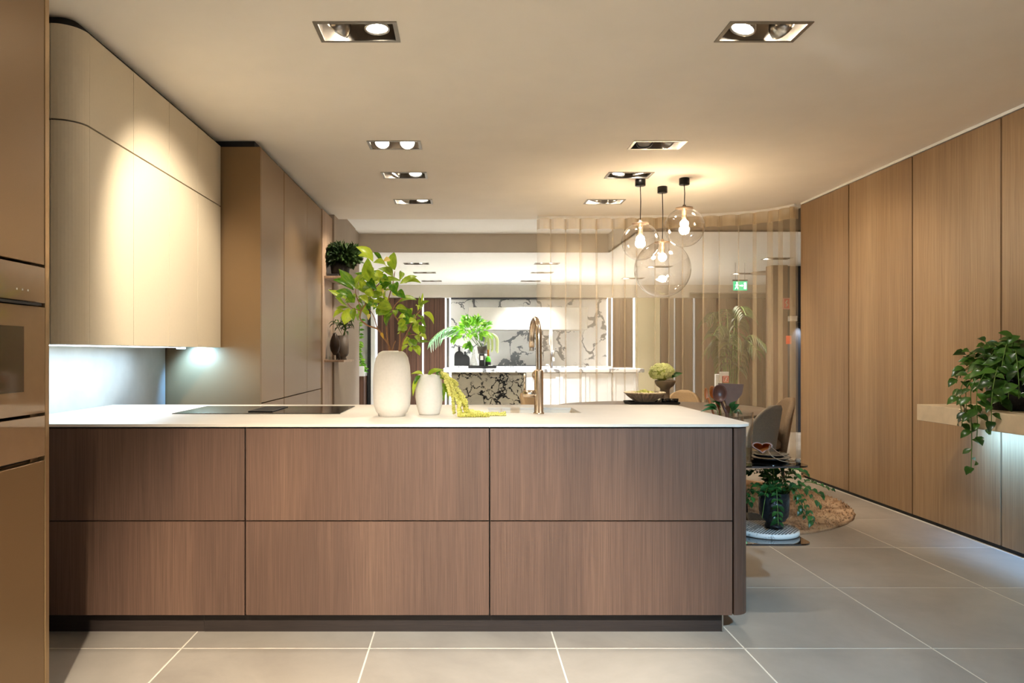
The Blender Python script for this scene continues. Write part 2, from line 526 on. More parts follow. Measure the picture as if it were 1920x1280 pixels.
def curtainmat(name, alpha, colr):
    m = bpy.data.materials.new(name); m.use_nodes = True
    nt = m.node_tree; nt.nodes.clear()
    o = nt.nodes.new('ShaderNodeOutputMaterial')
    tr = nt.nodes.new('ShaderNodeBsdfTransparent')
    df = nt.nodes.new('ShaderNodeBsdfDiffuse'); df.inputs[0].default_value = lin(colr)
    tl = nt.nodes.new('ShaderNodeBsdfTranslucent'); tl.inputs[0].default_value = lin(colr)
    tc = nt.nodes.new('ShaderNodeTexCoord'); mp = nt.nodes.new('ShaderNodeMapping'); mp.inputs['Scale'].default_value = (6, 6, 0.6)
    nz = nt.nodes.new('ShaderNodeTexNoise'); nz.inputs['Scale'].default_value = 2.0
    mr = nt.nodes.new('ShaderNodeMapRange'); mr.inputs['To Min'].default_value = alpha * 0.85; mr.inputs['To Max'].default_value = alpha * 1.15
    nt.links.new(tc.outputs['Object'], mp.inputs[0]); nt.links.new(mp.outputs[0], nz.inputs['Vector']); nt.links.new(nz.outputs['Fac'], mr.inputs['Value'])
    m1 = nt.nodes.new('ShaderNodeMixShader'); m1.inputs[0].default_value = 0.5
    m2 = nt.nodes.new('ShaderNodeMixShader')
    nt.links.new(df.outputs[0], m1.inputs[1]); nt.links.new(tl.outputs[0], m1.inputs[2])
    nt.links.new(mr.outputs[0], m2.inputs[0]); nt.links.new(tr.outputs[0], m2.inputs[1]); nt.links.new(m1.outputs[0], m2.inputs[2])
    nt.links.new(m2.outputs[0], o.inputs[0])
    return m
M['sheer'] = curtainmat('sheer_tan_voile', 0.26, '#efdcbc')
M['sheerhead'] = curtainmat('gathered_voile', 0.5, '#efdcbc')
# ------------------------------------------------------------------ the shell
CEIL = 2.785
XL, XR = -2.14, 3.43
YB = -4.0
YE = 8.25                    # far edge of the kitchen ceiling
FARC = 2.644                 # ceiling of the room beyond
YF = 14.8                    # far wall

# floor: grout bed plus 0.8 m tiles
fl = MB().box(-6, 9, YB - 0.1, 20, -0.05, -0.0012).struct('floor', M['grout'])
T = 0.8
ytile = 3.082
tile_mesh = {}
def tile(x0, x1, y0, y1, shared=True):
    g = 0.0035
    key = (round(x1 - x0, 3), round(y1 - y0, 3))
    if key not in tile_mesh:
        w, d = (x1 - x0) / 2 - g, (y1 - y0) / 2 - g
        tile_mesh[key] = MB().box(-w, w, -d, d, -0.006, 0.0, 0.0012).mesh('tile', M['tile'])
    o = bpy.data.objects.new('tile', tile_mesh[key])
    o.location = ((x0 + x1) / 2, (y0 + y1) / 2, 0)
    o.parent = fl
    COL.objects.link(o)
for j in range(-9, 21):
    y0 = ytile + j * T
    for i in range(-4, 10):
        x0 = -0.4 + i * T
        x1 = x0 + T
        if j < 7:
            if i < -3 or i > 4: continue
            x0 = max(x0, XL); x1 = min(x1, XR)
        tile(x0, x1, max(y0, YB), y0 + T)

# downlight positions (x centre, y centre) in the kitchen ceiling
DLX, DLY = 0.19, 0.105       # half sizes of the cut-out
KROWS = [-2.6, 1.2, -0.75, 3.44, 5.31, 6.21, 7.29]  # first two rows are added out of view for bounce onto the ceiling
KCOLS = [-0.50, 1.425]
def sheet(name, x0, x1, y0, y1, z, holes, mat):
    """one ceiling sheet with rectangular cut-outs"""
    xs = sorted(set([x0, x1] + [h[0] - DLX for h in holes] + [h[0] + DLX for h in holes]))
    ys = sorted(set([y0, y1] + [h[1] - DLY for h in holes] + [h[1] + DLY for h in holes]))
    vs_, fs = [], []
    idx = {}
    for i, x in enumerate(xs):
        for j, y in enumerate(ys):
            idx[i, j] = len(vs_); vs_.append((x, y, z))
    for i in range(len(xs) - 1):
        for j in range(len(ys) - 1):
            mx, my = (xs[i] + xs[i + 1]) / 2, (ys[j] + ys[j + 1]) / 2
            if any(abs(mx - h[0]) < DLX and abs(my - h[1]) < DLY for h in holes):
                continue
            fs.append((idx[i, j], idx[i, j + 1], idx[i + 1, j + 1], idx[i + 1, j]))
    me = bpy.data.meshes.new(name)
    me.from_pydata(vs_, [], fs)
    me.materials.append(mat)
    o = bpy.data.objects.new(name, me); COL.objects.link(o)
    o['kind'] = 'structure'
    return o
sheet('ceiling', XL - 0.05, XR + 0.12, YB, YE, CEIL, [(x, y) for x in KCOLS for y in KROWS], M['ceiling'])
FAR_L = [(-0.72, 11.2), (-0.66, 12.45), (-0.60, 13.9), (1.30, 11.2), (1.36, 12.45), (1.30, 13.9)]
FAR_R = [(3.15, 11.6), (3.15, 13.4), (4.6, 10.6), (4.9, 12.6)]
sheet('ceiling_far', -6, 9, 9.95, 20, FARC, FAR_L + FAR_R, M['ceiling_white'])
MB().box(2.0, 9, YE, 9.9499, FARC, FARC + 0.02).struct('ceiling_far_side', M['ceiling_white'])
MB().box(-1.46, 2.02, YE - 0.02, 9.97, 2.90, 2.92).struct('ceiling_recess', M['ceiling_white'])
# faces of the raised recess and the drop between the two ceilings
MB().box(-6, 2.0, 9.95, 9.97, FARC, 3.1).struct('beam_recess', M['beam'])
MB().box(2.0, 2.02, YE, 9.97, FARC, 2.92).struct('beam_recess_side', M['beam'])
MB().box(2.0, 9, YE, YE + 0.02, FARC, 3.1).struct('beam_drop', M['taupe'])
MB().box(-6, 9, YB - 0.1, 20, 3.1, 3.15).struct('light_block_slab', M['wallpaint'])  # unseen slab added to stop light leaking between the ceiling levels

# walls of the kitchen
MB().box(XL - 0.1, XL, YB, 7.44, 0, CEIL).struct('wall_left', M['wallpaint'])
MB().box(-1.70, -1.42, 8.02, 9.55, 0, 2.90).struct('wall_left_far', M['taupe'])
MB().box(XL - 0.1, -1.42, 7.98, 8.02, 0, CEIL + 0.1).struct('wall_left_end', M['taupe'])
# wall behind the camera; its window is added to go with the cool fill
wb = MB()
wb.box(XL - 0.1, 0.7, YB - 0.1, YB, 0, CEIL); wb.box(3.3, XR + 0.1, YB - 0.1, YB, 0, CEIL)
wb.box(0.7, 3.3, YB - 0.1, YB, 0, 0.4); wb.box(0.7, 3.3, YB - 0.1, YB, 2.6, CEIL)
wb.struct('wall_behind', M['darkwall'])
w1 = MB()
for (a, b, c, d) in ((0.7, 0.76, 0.4, 2.6), (3.24, 3.3, 0.4, 2.6), (0.7, 3.3, 0.4, 0.46), (0.7, 3.3, 2.54, 2.6), (1.97, 2.03, 0.4, 2.6)):
    w1.box(a, b, YB - 0.08, YB - 0.02, c, d)
w1o = w1.struct('fill_window_1', M['darksteel'])
MB().box(0.76, 3.24, YB - 0.055, YB - 0.049, 0.46, 2.54).build('pane', M['glass'], w1o)

# right wall of oak panels with black joints
wr = MB().box(XR + 0.022, XR + 0.14, YB, 7.30, 0, CEIL).struct('wall_right', M['black'])
yj = 7.34
pan = MB().box(XR, XR + 0.02, -0.4475, 0.4475, 0.03, CEIL - 0.028, 0.001)
pan_mesh = pan.mesh('panel', M['oak'], (XR, 0, 0))
while yj > YB + 0.5:
    o = bpy.data.objects.new('panel', pan_mesh)
    o.location = (XR, yj - 0.455, 0); o.parent = wr; COL.objects.link(o)
    yj -= 0.91
MB().box(XR - 0.004, XR + 0.03, YB, 7.34, CEIL - 0.022, CEIL - 0.002).struct('trim_1', M['white'])
MB().box(XR - 0.001, XR + 0.14, 7.305, 7.34, 0, CEIL).struct('trim_2', M['oak'])

# room beyond: outer walls, far wall pieces
MB().box(-6.1, -6, 7.4, 20, 0, 3.1).struct('wall_far_left', M['wallpaint'])
MB().box(-6, -1.43, 9.53, 9.97, 0, 3.1).struct('wall_far_pier', M['taupe'])
MB().box(8.9, 9.0, 7.2, 20, 0, 3.1).struct('wall_far_right', M['wallpaint'])
MB().box(XR + 0.14, 9, 7.2, 7.3, 0, 3.1).struct('wall_side_return', M['wallpaint'])
MB().box(-6, 9, YF + 0.2, YF + 0.3, 0, 3.1).struct('wall_far', M['wallpaint'])
MB().box(-6, 4.6, YF - 0.12, YF + 0.2, 2.39, FARC).struct('beam_far', M['wallpaint'])
MB().box(4.6, 9, YF - 0.12, YF + 0.2, 2.49, FARC).struct('beam_far_side', M['wallpaint'])
MB().box(3.54, 4.03, YF, YF + 0.2, 0, 2.39).struct('wall_far_khaki', M['khaki'])
wn = MB().box(5.14, 7.0, 11.5, 11.62, 0, FARC).struct('wall_far_navy', M['navy'])
wl = MB().box(4.86, 5.12, 11.4, 11.6, 0, FARC).struct('wall_far_column', M['browndoor'])

# far wall of boards: walnut doors with light profiles
def far_panel(name, x0, x1, mat, label, group, n=1, z1=2.385, y=YF):
    t = thing(name, label, 'wall panel', ((x0 + x1) / 2, y, 0), 0, group)
    w = (x1 - x0) / n
    for i in range(n):
        MB().box(x0 + i * w + 0.002, x0 + (i + 1) * w - 0.002, y, y + 0.03, 0.02, z1 - 0.005, 0.002).build('board', M[mat], t)
    MB().box(x0, x1, y + 0.032, y + 0.06, 0, z1).build('backing', M['black'], t)
    return t
def led_profile(x, label, y=YF, z1=2.385, w=0.03, mat='ledwhite'):
    t = thing('light_profile', label, 'light strip', (x, y - 0.004, 0), 0, 'vertical light profiles in the far wall')
    MB().box(x - w / 2, x + w / 2, y - 0.012, y + 0.02, 0, z1).build('diffuser', M[mat], t)
    MB().box(x - w / 2, x + w / 2, y + 0.021, y + 0.03, 0, z1).build('channel', M['steel'], t)
    return t
g = 'board panels in the far wall'
far_panel('walnut_panel', -1.745, -0.835, 'walnut', 'wide walnut board panel behind the tall white vase and branches', g, 8)
far_panel('walnut_panel', -0.80, -0.37, 'walnut', 'narrow walnut board panel left of the white marble wall', g, 4)
far_panel('walnut_panel', 3.075, 3.47, 'walnut', 'walnut board panel behind the curtain, right of the marble wall', g, 3)
far_panel('brown_panel', 4.05, 4.20, 'browndoor', 'narrow brown board beside the khaki wall behind the curtain', g, 1)
far_panel('brown_panel', 4.36, 4.70, 'browndoor', 'brown board panel right above the hydrangea behind the curtain', g, 2)
far_panel('brown_panel', 4.76, 5.60, 'browndoor', 'brown board panel behind the curtain, left of the tall palm', g, 4)
far_panel('brown_panel', 5.62, 6.9, 'browndoor', 'brown board panel behind the curtain and the tall palm', g, 5)
led_profile(-1.77, 'white light profile on the left edge of the wide walnut panel')
led_profile(-0.818, 'white light profile between the two walnut panels')
led_profile(-0.352, 'white light profile on the right edge of the narrow walnut panel')
led_profile(-0.265, 'white light profile at the left edge of the marble wall')
led_profile(2.955, 'white light profile at the right edge of the marble wall', w=0.02)
led_profile(3.05, 'thin white light profile left of the walnut panel behind the curtain', w=0.02)
led_profile(3.50, 'white light profile beside the khaki wall behind the curtain')
led_profile(4.33, 'white light profile above the hydrangea behind the curtain', w=0.015, mat='leddim')
led_profile(4.73, 'white light profile between two brown panels behind the curtain', mat='leddim')
# opening at the far left with pale panel
MB().box(-1.88, -1.80, YF - 0.03, YF + 0.2, 0, 2.39).struct('trim_3', M['white'])
MB().box(-1.95, -1.89, YF - 0.03, YF + 0.2, 0, 2.39).struct('trim_4', M['blackmatt'])
MB().box(-3.4, -1.95, YF + 0.12, YF + 0.18, 0, 2.39).struct('wall_far_pale', M['white'])

# track of the curtain and the sheer curtain itself
ctl = [(0.83, 8.06), (1.35, 8.06), (1.9, 8.04), (2.4, 7.98), (2.8, 7.89), (3.08, 7.77), (3.28, 7.60), (3.40, 7.40)]
def catmull(pts, n):
    out = []
    for i in range(len(pts) - 1):
        p0, p1, p2, p3 = pts[max(i - 1, 0)], pts[i], pts[i + 1], pts[min(i + 2, len(pts) - 1)]
        for k in range(n):
            t = k / n
            out.append(tuple(0.5 * (2 * b + (c - a) * t + (2 * a - 5 * b + 4 * c - d) * t * t + (-a + 3 * b - 3 * c + d) * t ** 3) for a, b, c, d in zip(p0, p1, p2, p3)))
    out.append(pts[-1])
    return out
path = [Vector((p[0], p[1], 0)) for p in catmull(ctl, 24)]
cum = [0.0]
for a, b in zip(path, path[1:]):
    cum.append(cum[-1] + (b - a).length)
def along(s):
    s = max(0.0, min(cum[-1], s))
    for i in range(len(cum) - 1):
        if cum[i + 1] >= s:
            k = (s - cum[i]) / max(1e-9, cum[i + 1] - cum[i])
            p = path[i].lerp(path[i + 1], k)
            t = (path[i + 1] - path[i]).normalized()
            return p, t
    return path[-1], (path[-1] - path[-2]).normalized()
def ribbon(amp, over, z0, z1, nz, steps, wob=0.0):
    """pleated sheet: the path swings across the track and doubles back a little in every pleat"""
    rows = []
    s = 0.0
    total = cum[-1]
    rng = random.Random(3)
    marks = [0.0]
    while marks[-1] < total:
        marks.append(marks[-1] + rng.uniform(0.13, 0.21) * (1.0 if marks[-1] < total * 0.82 else 0.8))
    marks[-1] = total
    for a, b in zip(marks, marks[1:]):
        L = b - a
        B = L * over * rng.uniform(0.85, 1.25) / 6.283 * (1.0 if a < total * 0.8 else 1.6)
        A = amp * rng.uniform(0.8, 1.2)
        for k in range(steps):
            u = k / steps
            th = 2 * math.pi * u
            p, t = along(a + L * u - B * math.sin(th))
            nrm = Vector((-t.y, t.x, 0))
            rows.append((p + nrm * A * math.cos(th), t, rng.uniform(-wob, wob)))
    vs_, fs = [], []
    for p, t, w in rows:
        for j in range(nz + 1):
            f = j / nz
            z = z0 + (z1 - z0) * f
            q = p + t * (w * (1 - f))
            vs_.append((q.x, q.y, z))
    for i in range(len(rows) - 1):
        for j in range(nz):
            a = i * (nz + 1) + j
            fs.append((a, a + nz + 1, a + nz + 2, a + 1))
    return MB().add(vs_, fs, True)
cu = thing('sheer_curtain', 'sheer tan voile curtain hanging from the curved ceiling track', 'curtain', (2.1, 8.05, 0))
ribbon(0.045, 1.45, 0.02, CEIL - 0.035, 6, 18, 0.006).build('voile', M['sheer'], cu)
ribbon(0.05, 1.3, CEIL - 0.15, CEIL - 0.03, 2, 18, 0.0).build('heading', M['sheerhead'], cu)
tr = MB()
for a, b in zip(path, path[1:]):
    t = (b - a).normalized(); n_ = Vector((-t.y, t.x, 0)) * 0.015
    tr.add([a - n_ + Vector((0, 0, CEIL - 0.028)), a + n_ + Vector((0, 0, CEIL - 0.028)), b + n_ + Vector((0, 0, CEIL - 0.028)), b - n_ + Vector((0, 0, CEIL - 0.028)),
            a - n_ + Vector((0, 0, CEIL - 0.001)), a + n_ + Vector((0, 0, CEIL - 0.001)), b + n_ + Vector((0, 0, CEIL - 0.001)), b - n_ + Vector((0, 0, CEIL - 0.001))],
           [(0, 1, 2, 3), (4, 7, 6, 5), (0, 3, 7, 4), (1, 5, 6, 2)])
tr.build('track', M['white'], cu)

# ------------------------------------------------------------------ recessed twin downlights
def downlight(x, y, z, label, aims, powers, color, cone=1.15, cool=False, group='recessed twin downlights in the kitchen ceiling', blend=0.7):
    t = thing('recessed_downlight', label, 'downlight', (x, y, z), 0, group)
    a, b = DLX, DLY
    fr = MB()
    e = 0.016
    fr.box(x - a - 0.004, x + a + 0.004, y - b - 0.004, y - b + e, z - 0.004, z + 0.002)
    fr.box(x - a - 0.004, x + a + 0.004, y + b - e, y + b + 0.004, z - 0.004, z + 0.002)
    fr.box(x - a - 0.004, x - a + e, y - b + e, y + b - e, z - 0.004, z + 0.002)
    fr.box(x + a - e, x + a + 0.004, y - b + e, y + b - e, z - 0.004, z + 0.002)
    fr.build('frame', M['rim'], t)
    hb = MB()
    h = 0.11
    hb.box(x - a, x - a + 0.003, y - b, y + b, z + 0.002, z + h)
    hb.box(x + a - 0.003, x + a, y - b, y + b, z + 0.002, z + h)
    hb.box(x - a, x + a, y - b, y - b + 0.003, z + 0.002, z + h)
    hb.box(x - a, x + a, y + b - 0.003, y + b, z + 0.002, z + h)
    hb.box(x - a, x + a, y - b, y + b, z + h, z + h + 0.003)
    hb.build('housing', M['reflector'], t)
    for k, (s, aim, pw) in enumerate(zip((-1, 1), aims, powers)):
        c = Vector((x + s * 0.092, y, z + 0.022))
        d = (Vector(aim) - c).normalized()
        R = d.to_track_quat('Z', 'Y').to_matrix().to_4x4()
        Mx = Matrix.Translation(c) @ R
        head = MB().lathe([(0.0, -0.06), (0.03, -0.06), (0.052, -0.03), (0.060, 0.0), (0.060, 0.012), (0.052, 0.012), (0.050, 0.004)], n=24).xf(Mx).build('lamp_head', M['steel'] if pw else M['darksteel'], t)
        MB().lathe([(0.0, 0.0045), (0.05, 0.0045)], n=24).xf(Mx).build('lens', (M['lampcool'] if cool else M['lamp']) if pw else M['lampoff'], head)
        if pw:
            lp = Vector((c.x + d.x * 0.05, c.y + d.y * 0.05, z - 0.025))
            light('spot_lamp', 'SPOT', lp, aim, pw, color, t, spot_size=cone, spot_blend=blend, shadow_soft_size=0.045)
    return t

KW = 26
downlight(-0.50, -0.75, CEIL, 'recessed twin downlight behind the camera on the oven side', [(-0.25, 3.2, 0.45), (-0.3, 2.7, 0.0)], [KW * 3.0, KW * 13.5], WARM, 0.72)
downlight(1.425, -0.75, CEIL, 'recessed twin downlight behind the camera on the oak wall side', [(0.85, 3.2, 0.30), (1.4, 3.2, 0.1)], [KW * 6.5, KW * 0.8], COOL, 0.7)
downlight(-0.50, -2.6, CEIL, 'added unseen twin downlight at the rear wall on the oven side', [(-0.6, -2.6, 0), (-0.3, -2.5, 0)], [KW * 2, KW * 2], WARM, 1.0)  # rear row, added out of view so floor bounce brightens the ceiling
downlight(1.425, -2.6, CEIL, 'added unseen twin downlight at the rear wall on the oak wall side', [(1.3, -2.6, 0), (1.7, -2.5, 0)], [KW * 5, KW * 5], NEUTRAL, 1.0)  # other fixture of the added rear row
downlight(-0.50, 1.2, CEIL, 'added unseen twin downlight above the camera on the oven side', [(-0.6, 1.1, 0), (-0.25, 1.2, 0)], [KW * 2, KW * 2], WARM, 0.8)  # unseen row added to light the floor and lift the ceiling by bounce
downlight(1.425, 1.2, CEIL, 'added unseen twin downlight above the camera on the oak wall side', [(1.3, 1.1, 0), (1.8, 1.2, 0)], [KW * 4.5, KW * 5.5], NEUTRAL, 0.8)  # its added counterpart, stronger for more bounce
downlight(-0.50, 3.44, CEIL, 'largest recessed twin downlight above the island, on the cream cabinet side', [(-1.73, 4.3, 1.62), (-0.35, 3.35, 0.95)], [KW * 2.7, KW * 0.4], WARM, 1.15)
downlight(1.425, 3.44, CEIL, 'largest recessed twin downlight above the island, on the oak wall side', [(0.7, 3.4, 0.95), (3.43, 4.6, 1.6)], [KW * 0.55, KW * 0.9], NEUTRAL, 1.2)
downlight(-0.50, 5.31, CEIL, 'recessed twin downlight second from camera, on the cream cabinet side', [(-0.7, 3.9, 0.95), (-0.3, 3.65, 1.3)], [KW * 0.5, KW * 0.9], WARM, 0.9)
downlight(1.425, 5.31, CEIL, 'recessed twin downlight with one lamp switched off, in front of the pendants', [(1.1, 4.4, 0.9), (3.43, 6.0, 1.3)], [0, KW * 0.85], WARM, 1.2)
downlight(-0.50, 6.21, CEIL, 'recessed twin downlight third from camera, on the cream cabinet side', [(-1.45, 6.2, 1.5), (-0.4, 5.4, 0.2)], [KW * 0.6, KW], WARM, 1.2)
downlight(1.425, 6.21, CEIL, 'recessed twin downlight directly beside the pendant canopies', [(0.8, 6.0, 0.4), (1.8, 6.4, 0.77)], [KW, KW], WARM, 1.2)
downlight(-0.50, 7.29, CEIL, 'farthest recessed twin downlight on the cream cabinet side', [(-1.35, 7.7, 1.9), (-0.3, 6.9, 0.2)], [KW * 1.0, KW * 0.7], WARM, 1.2)
downlight(1.425, 7.29, CEIL, 'farthest recessed twin downlight, just in front of the sheer curtain', [(1.1, 8.05, 1.4), (2.5, 8.0, 1.4)], [KW * 1.1, KW * 1.3], WARM, 1.5)
fl_lab = ['nearest', 'middle', 'farthest']
FW = 82
for i, (x, y) in enumerate(FAR_L):
    downlight(x, y, FARC, '%s small downlight in the bright far ceiling, %s row' % (fl_lab[i % 3], 'left' if i < 3 else 'right'),
              [(x - 0.3, y - 0.2, 0.3), (x + 0.4, y - 0.2, 0.3)], [FW, FW], (0.95, 0.98, 1.0), 1.7, True, 'downlights in the far ceiling', 0.9)
for i, (x, y) in enumerate(FAR_R):
    downlight(x, y, FARC, ['small downlight left of the exit sign, nearer one, seen through the curtain', 'small downlight left of the exit sign, farther one, seen through the curtain', 'small downlight above the exit sign seen through the curtain', 'small downlight right of the exit sign seen through the curtain'][i],
              [(x - 0.2, y + 0.4, 0), (x + 0.3, y + 0.3, 0)], [FW * 0.7, 0], NEUTRAL, 1.6, True, 'downlights in the far ceiling', 0.9)
# ------------------------------------------------------------------ oven tower at the left edge
BX = -1.45
OY1 = 2.51
tw = thing('oven_cabinet', 'tall bronze cabinet housing the oven at the left edge', 'cabinet', (-1.8, 1.6, 0))
c = MB()
c.box(XL + 0.003, BX - 0.022, 0.55, 0.6, 0.08, 2.73); c.box(XL + 0.003, BX - 0.022, OY1 - 0.05, OY1 - 0.003, 0.08, 2.73)
c.box(XL + 0.003, BX - 0.05, 0.6, OY1 - 0.05, 2.68, 2.73); c.box(XL + 0.003, BX - 0.05, 0.6, OY1 - 0.05, 0.08, 0.12)
c.box(XL + 0.003, BX - 0.03, 0.6, OY1 - 0.05, 0.87, 0.89); c.box(XL + 0.003, BX - 0.03, 0.6, OY1 - 0.05, 1.565, 1.585)
c.build('carcass', M['bronze'], tw)
MB().box(XL + 0.003, BX + 0.002, OY1 - 0.003, OY1 + 0.022, 0.0, 2.735, 0.0015).build('end_panel', M['bronze_edge'], tw)
MB().box(XL + 0.003, BX - 0.06, 0.55, OY1, 0.0, 0.08).build('plinth', M['blackmatt'], tw)
MB().box(XL + 0.003, BX - 0.06, 0.55, OY1, 2.735, CEIL - 0.002).build('filler', M['black'], tw)
for (ya, yb) in ((1.905, OY1 - 0.004), (0.6, 1.899)):
    MB().box(BX - 0.02, BX, ya, yb, 1.562, 2.73, 0.0015).build('door', M['bronze'], tw)
    MB().box(BX - 0.02, BX, ya, yb, 0.085, 0.886, 0.0015).build('door', M['bronze'], tw)
MB().box(BX - 0.02, BX, 0.6, 1.899, 0.892, 1.556, 0.0015).build('door', M['bronze'], tw)
ov = thing('built_in_oven', 'taupe glass built-in oven with control panel in the bronze cabinet', 'oven', (-1.7, 2.2, 1.045))
MB().box(-2.0, BX - 0.022, 1.93, OY1 - 0.06, 1.05, 1.552).build('body', M['blackmatt'], ov)
cp = MB().box(BX - 0.02, BX + 0.004, 1.906, OY1 - 0.008, 1.43, 1.552, 0.001).build('control_panel', M['ovenglass'], ov)
for k in range(3):
    MB().box(BX + 0.0042, BX + 0.0052, 2.34 + 0.03 * k, 2.346 + 0.03 * k, 1.463, 1.469).build('touch_mark', M['paper'], cp)
od = MB().box(BX - 0.02, BX + 0.004, 1.906, OY1 - 0.008, 1.052, 1.415, 0.001).build('door', M['ovenglass'], ov)
MB().box(BX + 0.0042, BX + 0.0055, 1.98, 2.38, 1.13, 1.345).build('window', M['ovenwindow'], od)
MB().box(BX - 0.01, BX + 0.018, 1.92, OY1 - 0.05, 1.418, 1.426, 0.001).build('handle', M['blackmatt'], od)
wd = thing('warming_drawer', 'taupe glass warming drawer below the built-in oven', 'drawer', (-1.7, 2.2, 0.892))
MB().box(-2.0, BX - 0.022, 1.93, OY1 - 0.06, 0.894, 1.04).build('body', M['blackmatt'], wd)
MB().box(BX - 0.02, BX + 0.004, 1.906, OY1 - 0.008, 0.903, 1.042, 0.001).build('drawer_front', M['ovenglass'], wd)

# ------------------------------------------------------------------ wall cabinets
UX = -1.73
UB, US, UT = 1.300, 2.305, 2.734
gp = 0.004
wy = [3.35, 3.80, 4.26, 4.72, 5.165]
names = ['first flat sand-coloured wall cabinet beside the curved end cabinet', 'second flat sand-coloured wall cabinet from the curved end',
         'third flat sand-coloured wall cabinet from the curved end', 'last sand-coloured wall cabinet, against the bronze tall unit']
for i in range(4):
    y0, y1 = wy[i], wy[i + 1]
    t = thing('wall_cabinet', names[i], 'cabinet', (-1.93, (y0 + y1) / 2, UB), 0, 'sand-coloured wall cabinets')
    MB().box(XL + 0.003, UX - 0.022, y0 + 0.001, y1 - 0.001, UB, UT).build('carcass', M['cabinet'], t)
    MB().box(UX - 0.02, UX, y0 + gp / 2, y1 - gp / 2, UB - 0.003, US - gp, 0.0008).build('door', M['cabinet'], t)
    MB().box(UX - 0.02, UX, y0 + gp / 2, y1 - gp / 2, US + gp, UT, 0.0008).build('door', M['cabinet'], t)
    MB().box(UX - 0.0215, UX - 0.0205, y0 - 0.002, y1 + 0.002, UB, UT).build('gap_backing', M['black'], t)
    MB().box(XL + 0.003, UX - 0.05, y0, y1, UT + 0.001, CEIL - 0.002).build('filler', M['black'], t)
r = 0.115
ce = thing('wall_cabinet', 'curved sand-coloured end wall cabinet nearest the camera', 'cabinet', (-1.93, 3.29, UB), 0, 'sand-coloured wall cabinets')
cp_ = [(UX - r + (r) * math.sin(math.radians(90 * k / 12)), 3.35 - r * math.cos(math.radians(90 * k / 12))) for k in range(13)]
ci_ = [(UX - r + (r - 0.02) * math.sin(math.radians(90 * k / 12)), 3.35 - (r - 0.02) * math.cos(math.radians(90 * k / 12))) for k in range(13)]
shell = cp_ + [(UX, 3.3485), (UX - 0.02, 3.3485)] + ci_[::-1]
for (z0, z1) in ((UB - 0.003, US - gp), (US + gp, UT)):
    MB().prism(shell, z0, z1).build('curved_front', M['cabinet'], ce)
    MB().box(XL + 0.003, UX - r - 0.004, 3.235, 3.255, z0, z1, 0.0008).build('end_panel', M['cabinet'], ce)
cib = [(UX - r + (r - 0.022) * math.sin(math.radians(90 * k / 12)), 3.35 - (r - 0.022) * math.cos(math.radians(90 * k / 12))) for k in range(13)]
MB().prism([(XL, 3.257)] + cib + [(UX - 0.022, 3.349), (XL, 3.349)], UB, UT).build('carcass', M['black'], ce)
MB().prism([(XL, 3.28)] + [(UX - r + (r - 0.05) * math.sin(math.radians(90 * k / 12)), 3.35 - (r - 0.05) * math.cos(math.radians(90 * k / 12))) for k in range(13)] + [(UX - 0.05, 3.349), (XL, 3.349)], UT + 0.001, CEIL - 0.002).build('filler', M['black'], ce)
# light strip under the wall cabinets
ls = thing('under_cabinet_light', 'cold white light strip under the sand-coloured wall cabinets', 'light strip', (-1.9, 3.9, UB - 0.01))
MB().box(-2.00, -1.80, 3.27, 4.62, UB - 0.0045, UB - 0.0005).build('profile', M['steel'], ls)
MB().box(-1.985, -1.815, 3.28, 4.60, UB - 0.0075, UB - 0.005).build('diffuser', M['led'], ls)
light('strip_lamp', 'AREA', (-1.9, 3.94, UB - 0.012), None, 1.4, ICE, ls, shape='RECTANGLE', size=0.16, size_y=1.3)
sp = thing('puck_light', 'small cold round light under the last wall cabinet', 'light', (-1.93, 4.95, UB - 0.012))
MB().lathe([(0, 0), (0.03, 0), (0.03, 0.010), (0, 0.010)], -1.93, 4.95, UB - 0.0135, 20).build('lens', M['led'], sp)
light('puck_lamp', 'SPOT', (-1.93, 4.98, UB - 0.02), (-1.85, 5.18, 1.08), 10, (0.24, 0.55, 1.0), sp, spot_size=2.2, spot_blend=0.8, shadow_soft_size=0.03)
bs = MB().box(XL + 0.001, XL + 0.014, 2.56, 5.165, 0.0, UB - 0.004).solo('backsplash_panel', M['backsplash'], 'grey cement backsplash panel lit cold below the wall cabinets', 'backsplash')

# ------------------------------------------------------------------ tall bronze units
TY = [5.18, 5.87, 6.73, 7.42]
lab = ['bronze tall cabinet with exposed side, next to the wall cabinets', 'middle bronze tall cabinet with wide door', 'farthest bronze tall cabinet beside the open plant shelves']
for i in range(3):
    y0, y1 = TY[i], TY[i + 1]
    t = thing('tall_cabinet', lab[i], 'cabinet', (-1.8, (y0 + y1) / 2, 0), 0, 'bronze tall cabinets')
    ys_ = y0 + (0.022 if i == 0 else 0.001)
    MB().box(XL + 0.003, BX - 0.024, ys_, y1 - 0.001, 0.08, 2.73).build('carcass', M['black'], t)
    MB().box(XL + 0.003, BX - 0.06, ys_, y1 - 0.001, 0.0, 0.08).build('plinth', M['blackmatt'], t)
    MB().box(XL + 0.003, BX - 0.05, y0 + 0.03, y1, 2.735, CEIL - 0.002).build('filler', M['black'], t)
    if i == 0:
        MB().box(XL + 0.003, BX, y0, y0 + 0.02, 0.0, 2.735, 0.0012).build('end_panel', M['bronze'], t)
    MB().box(BX - 0.022, BX, ys_ + 0.002, y1 - (0.012 if i == 0 else 0.003), 0.90, 2.73, 0.0015).build('door', M['bronze'], t)
    MB().box(BX - 0.022, BX, ys_ + 0.002, y1 - (0.012 if i == 0 else 0.003), 0.085, 0.893, 0.0015).build('door', M['bronze'], t)

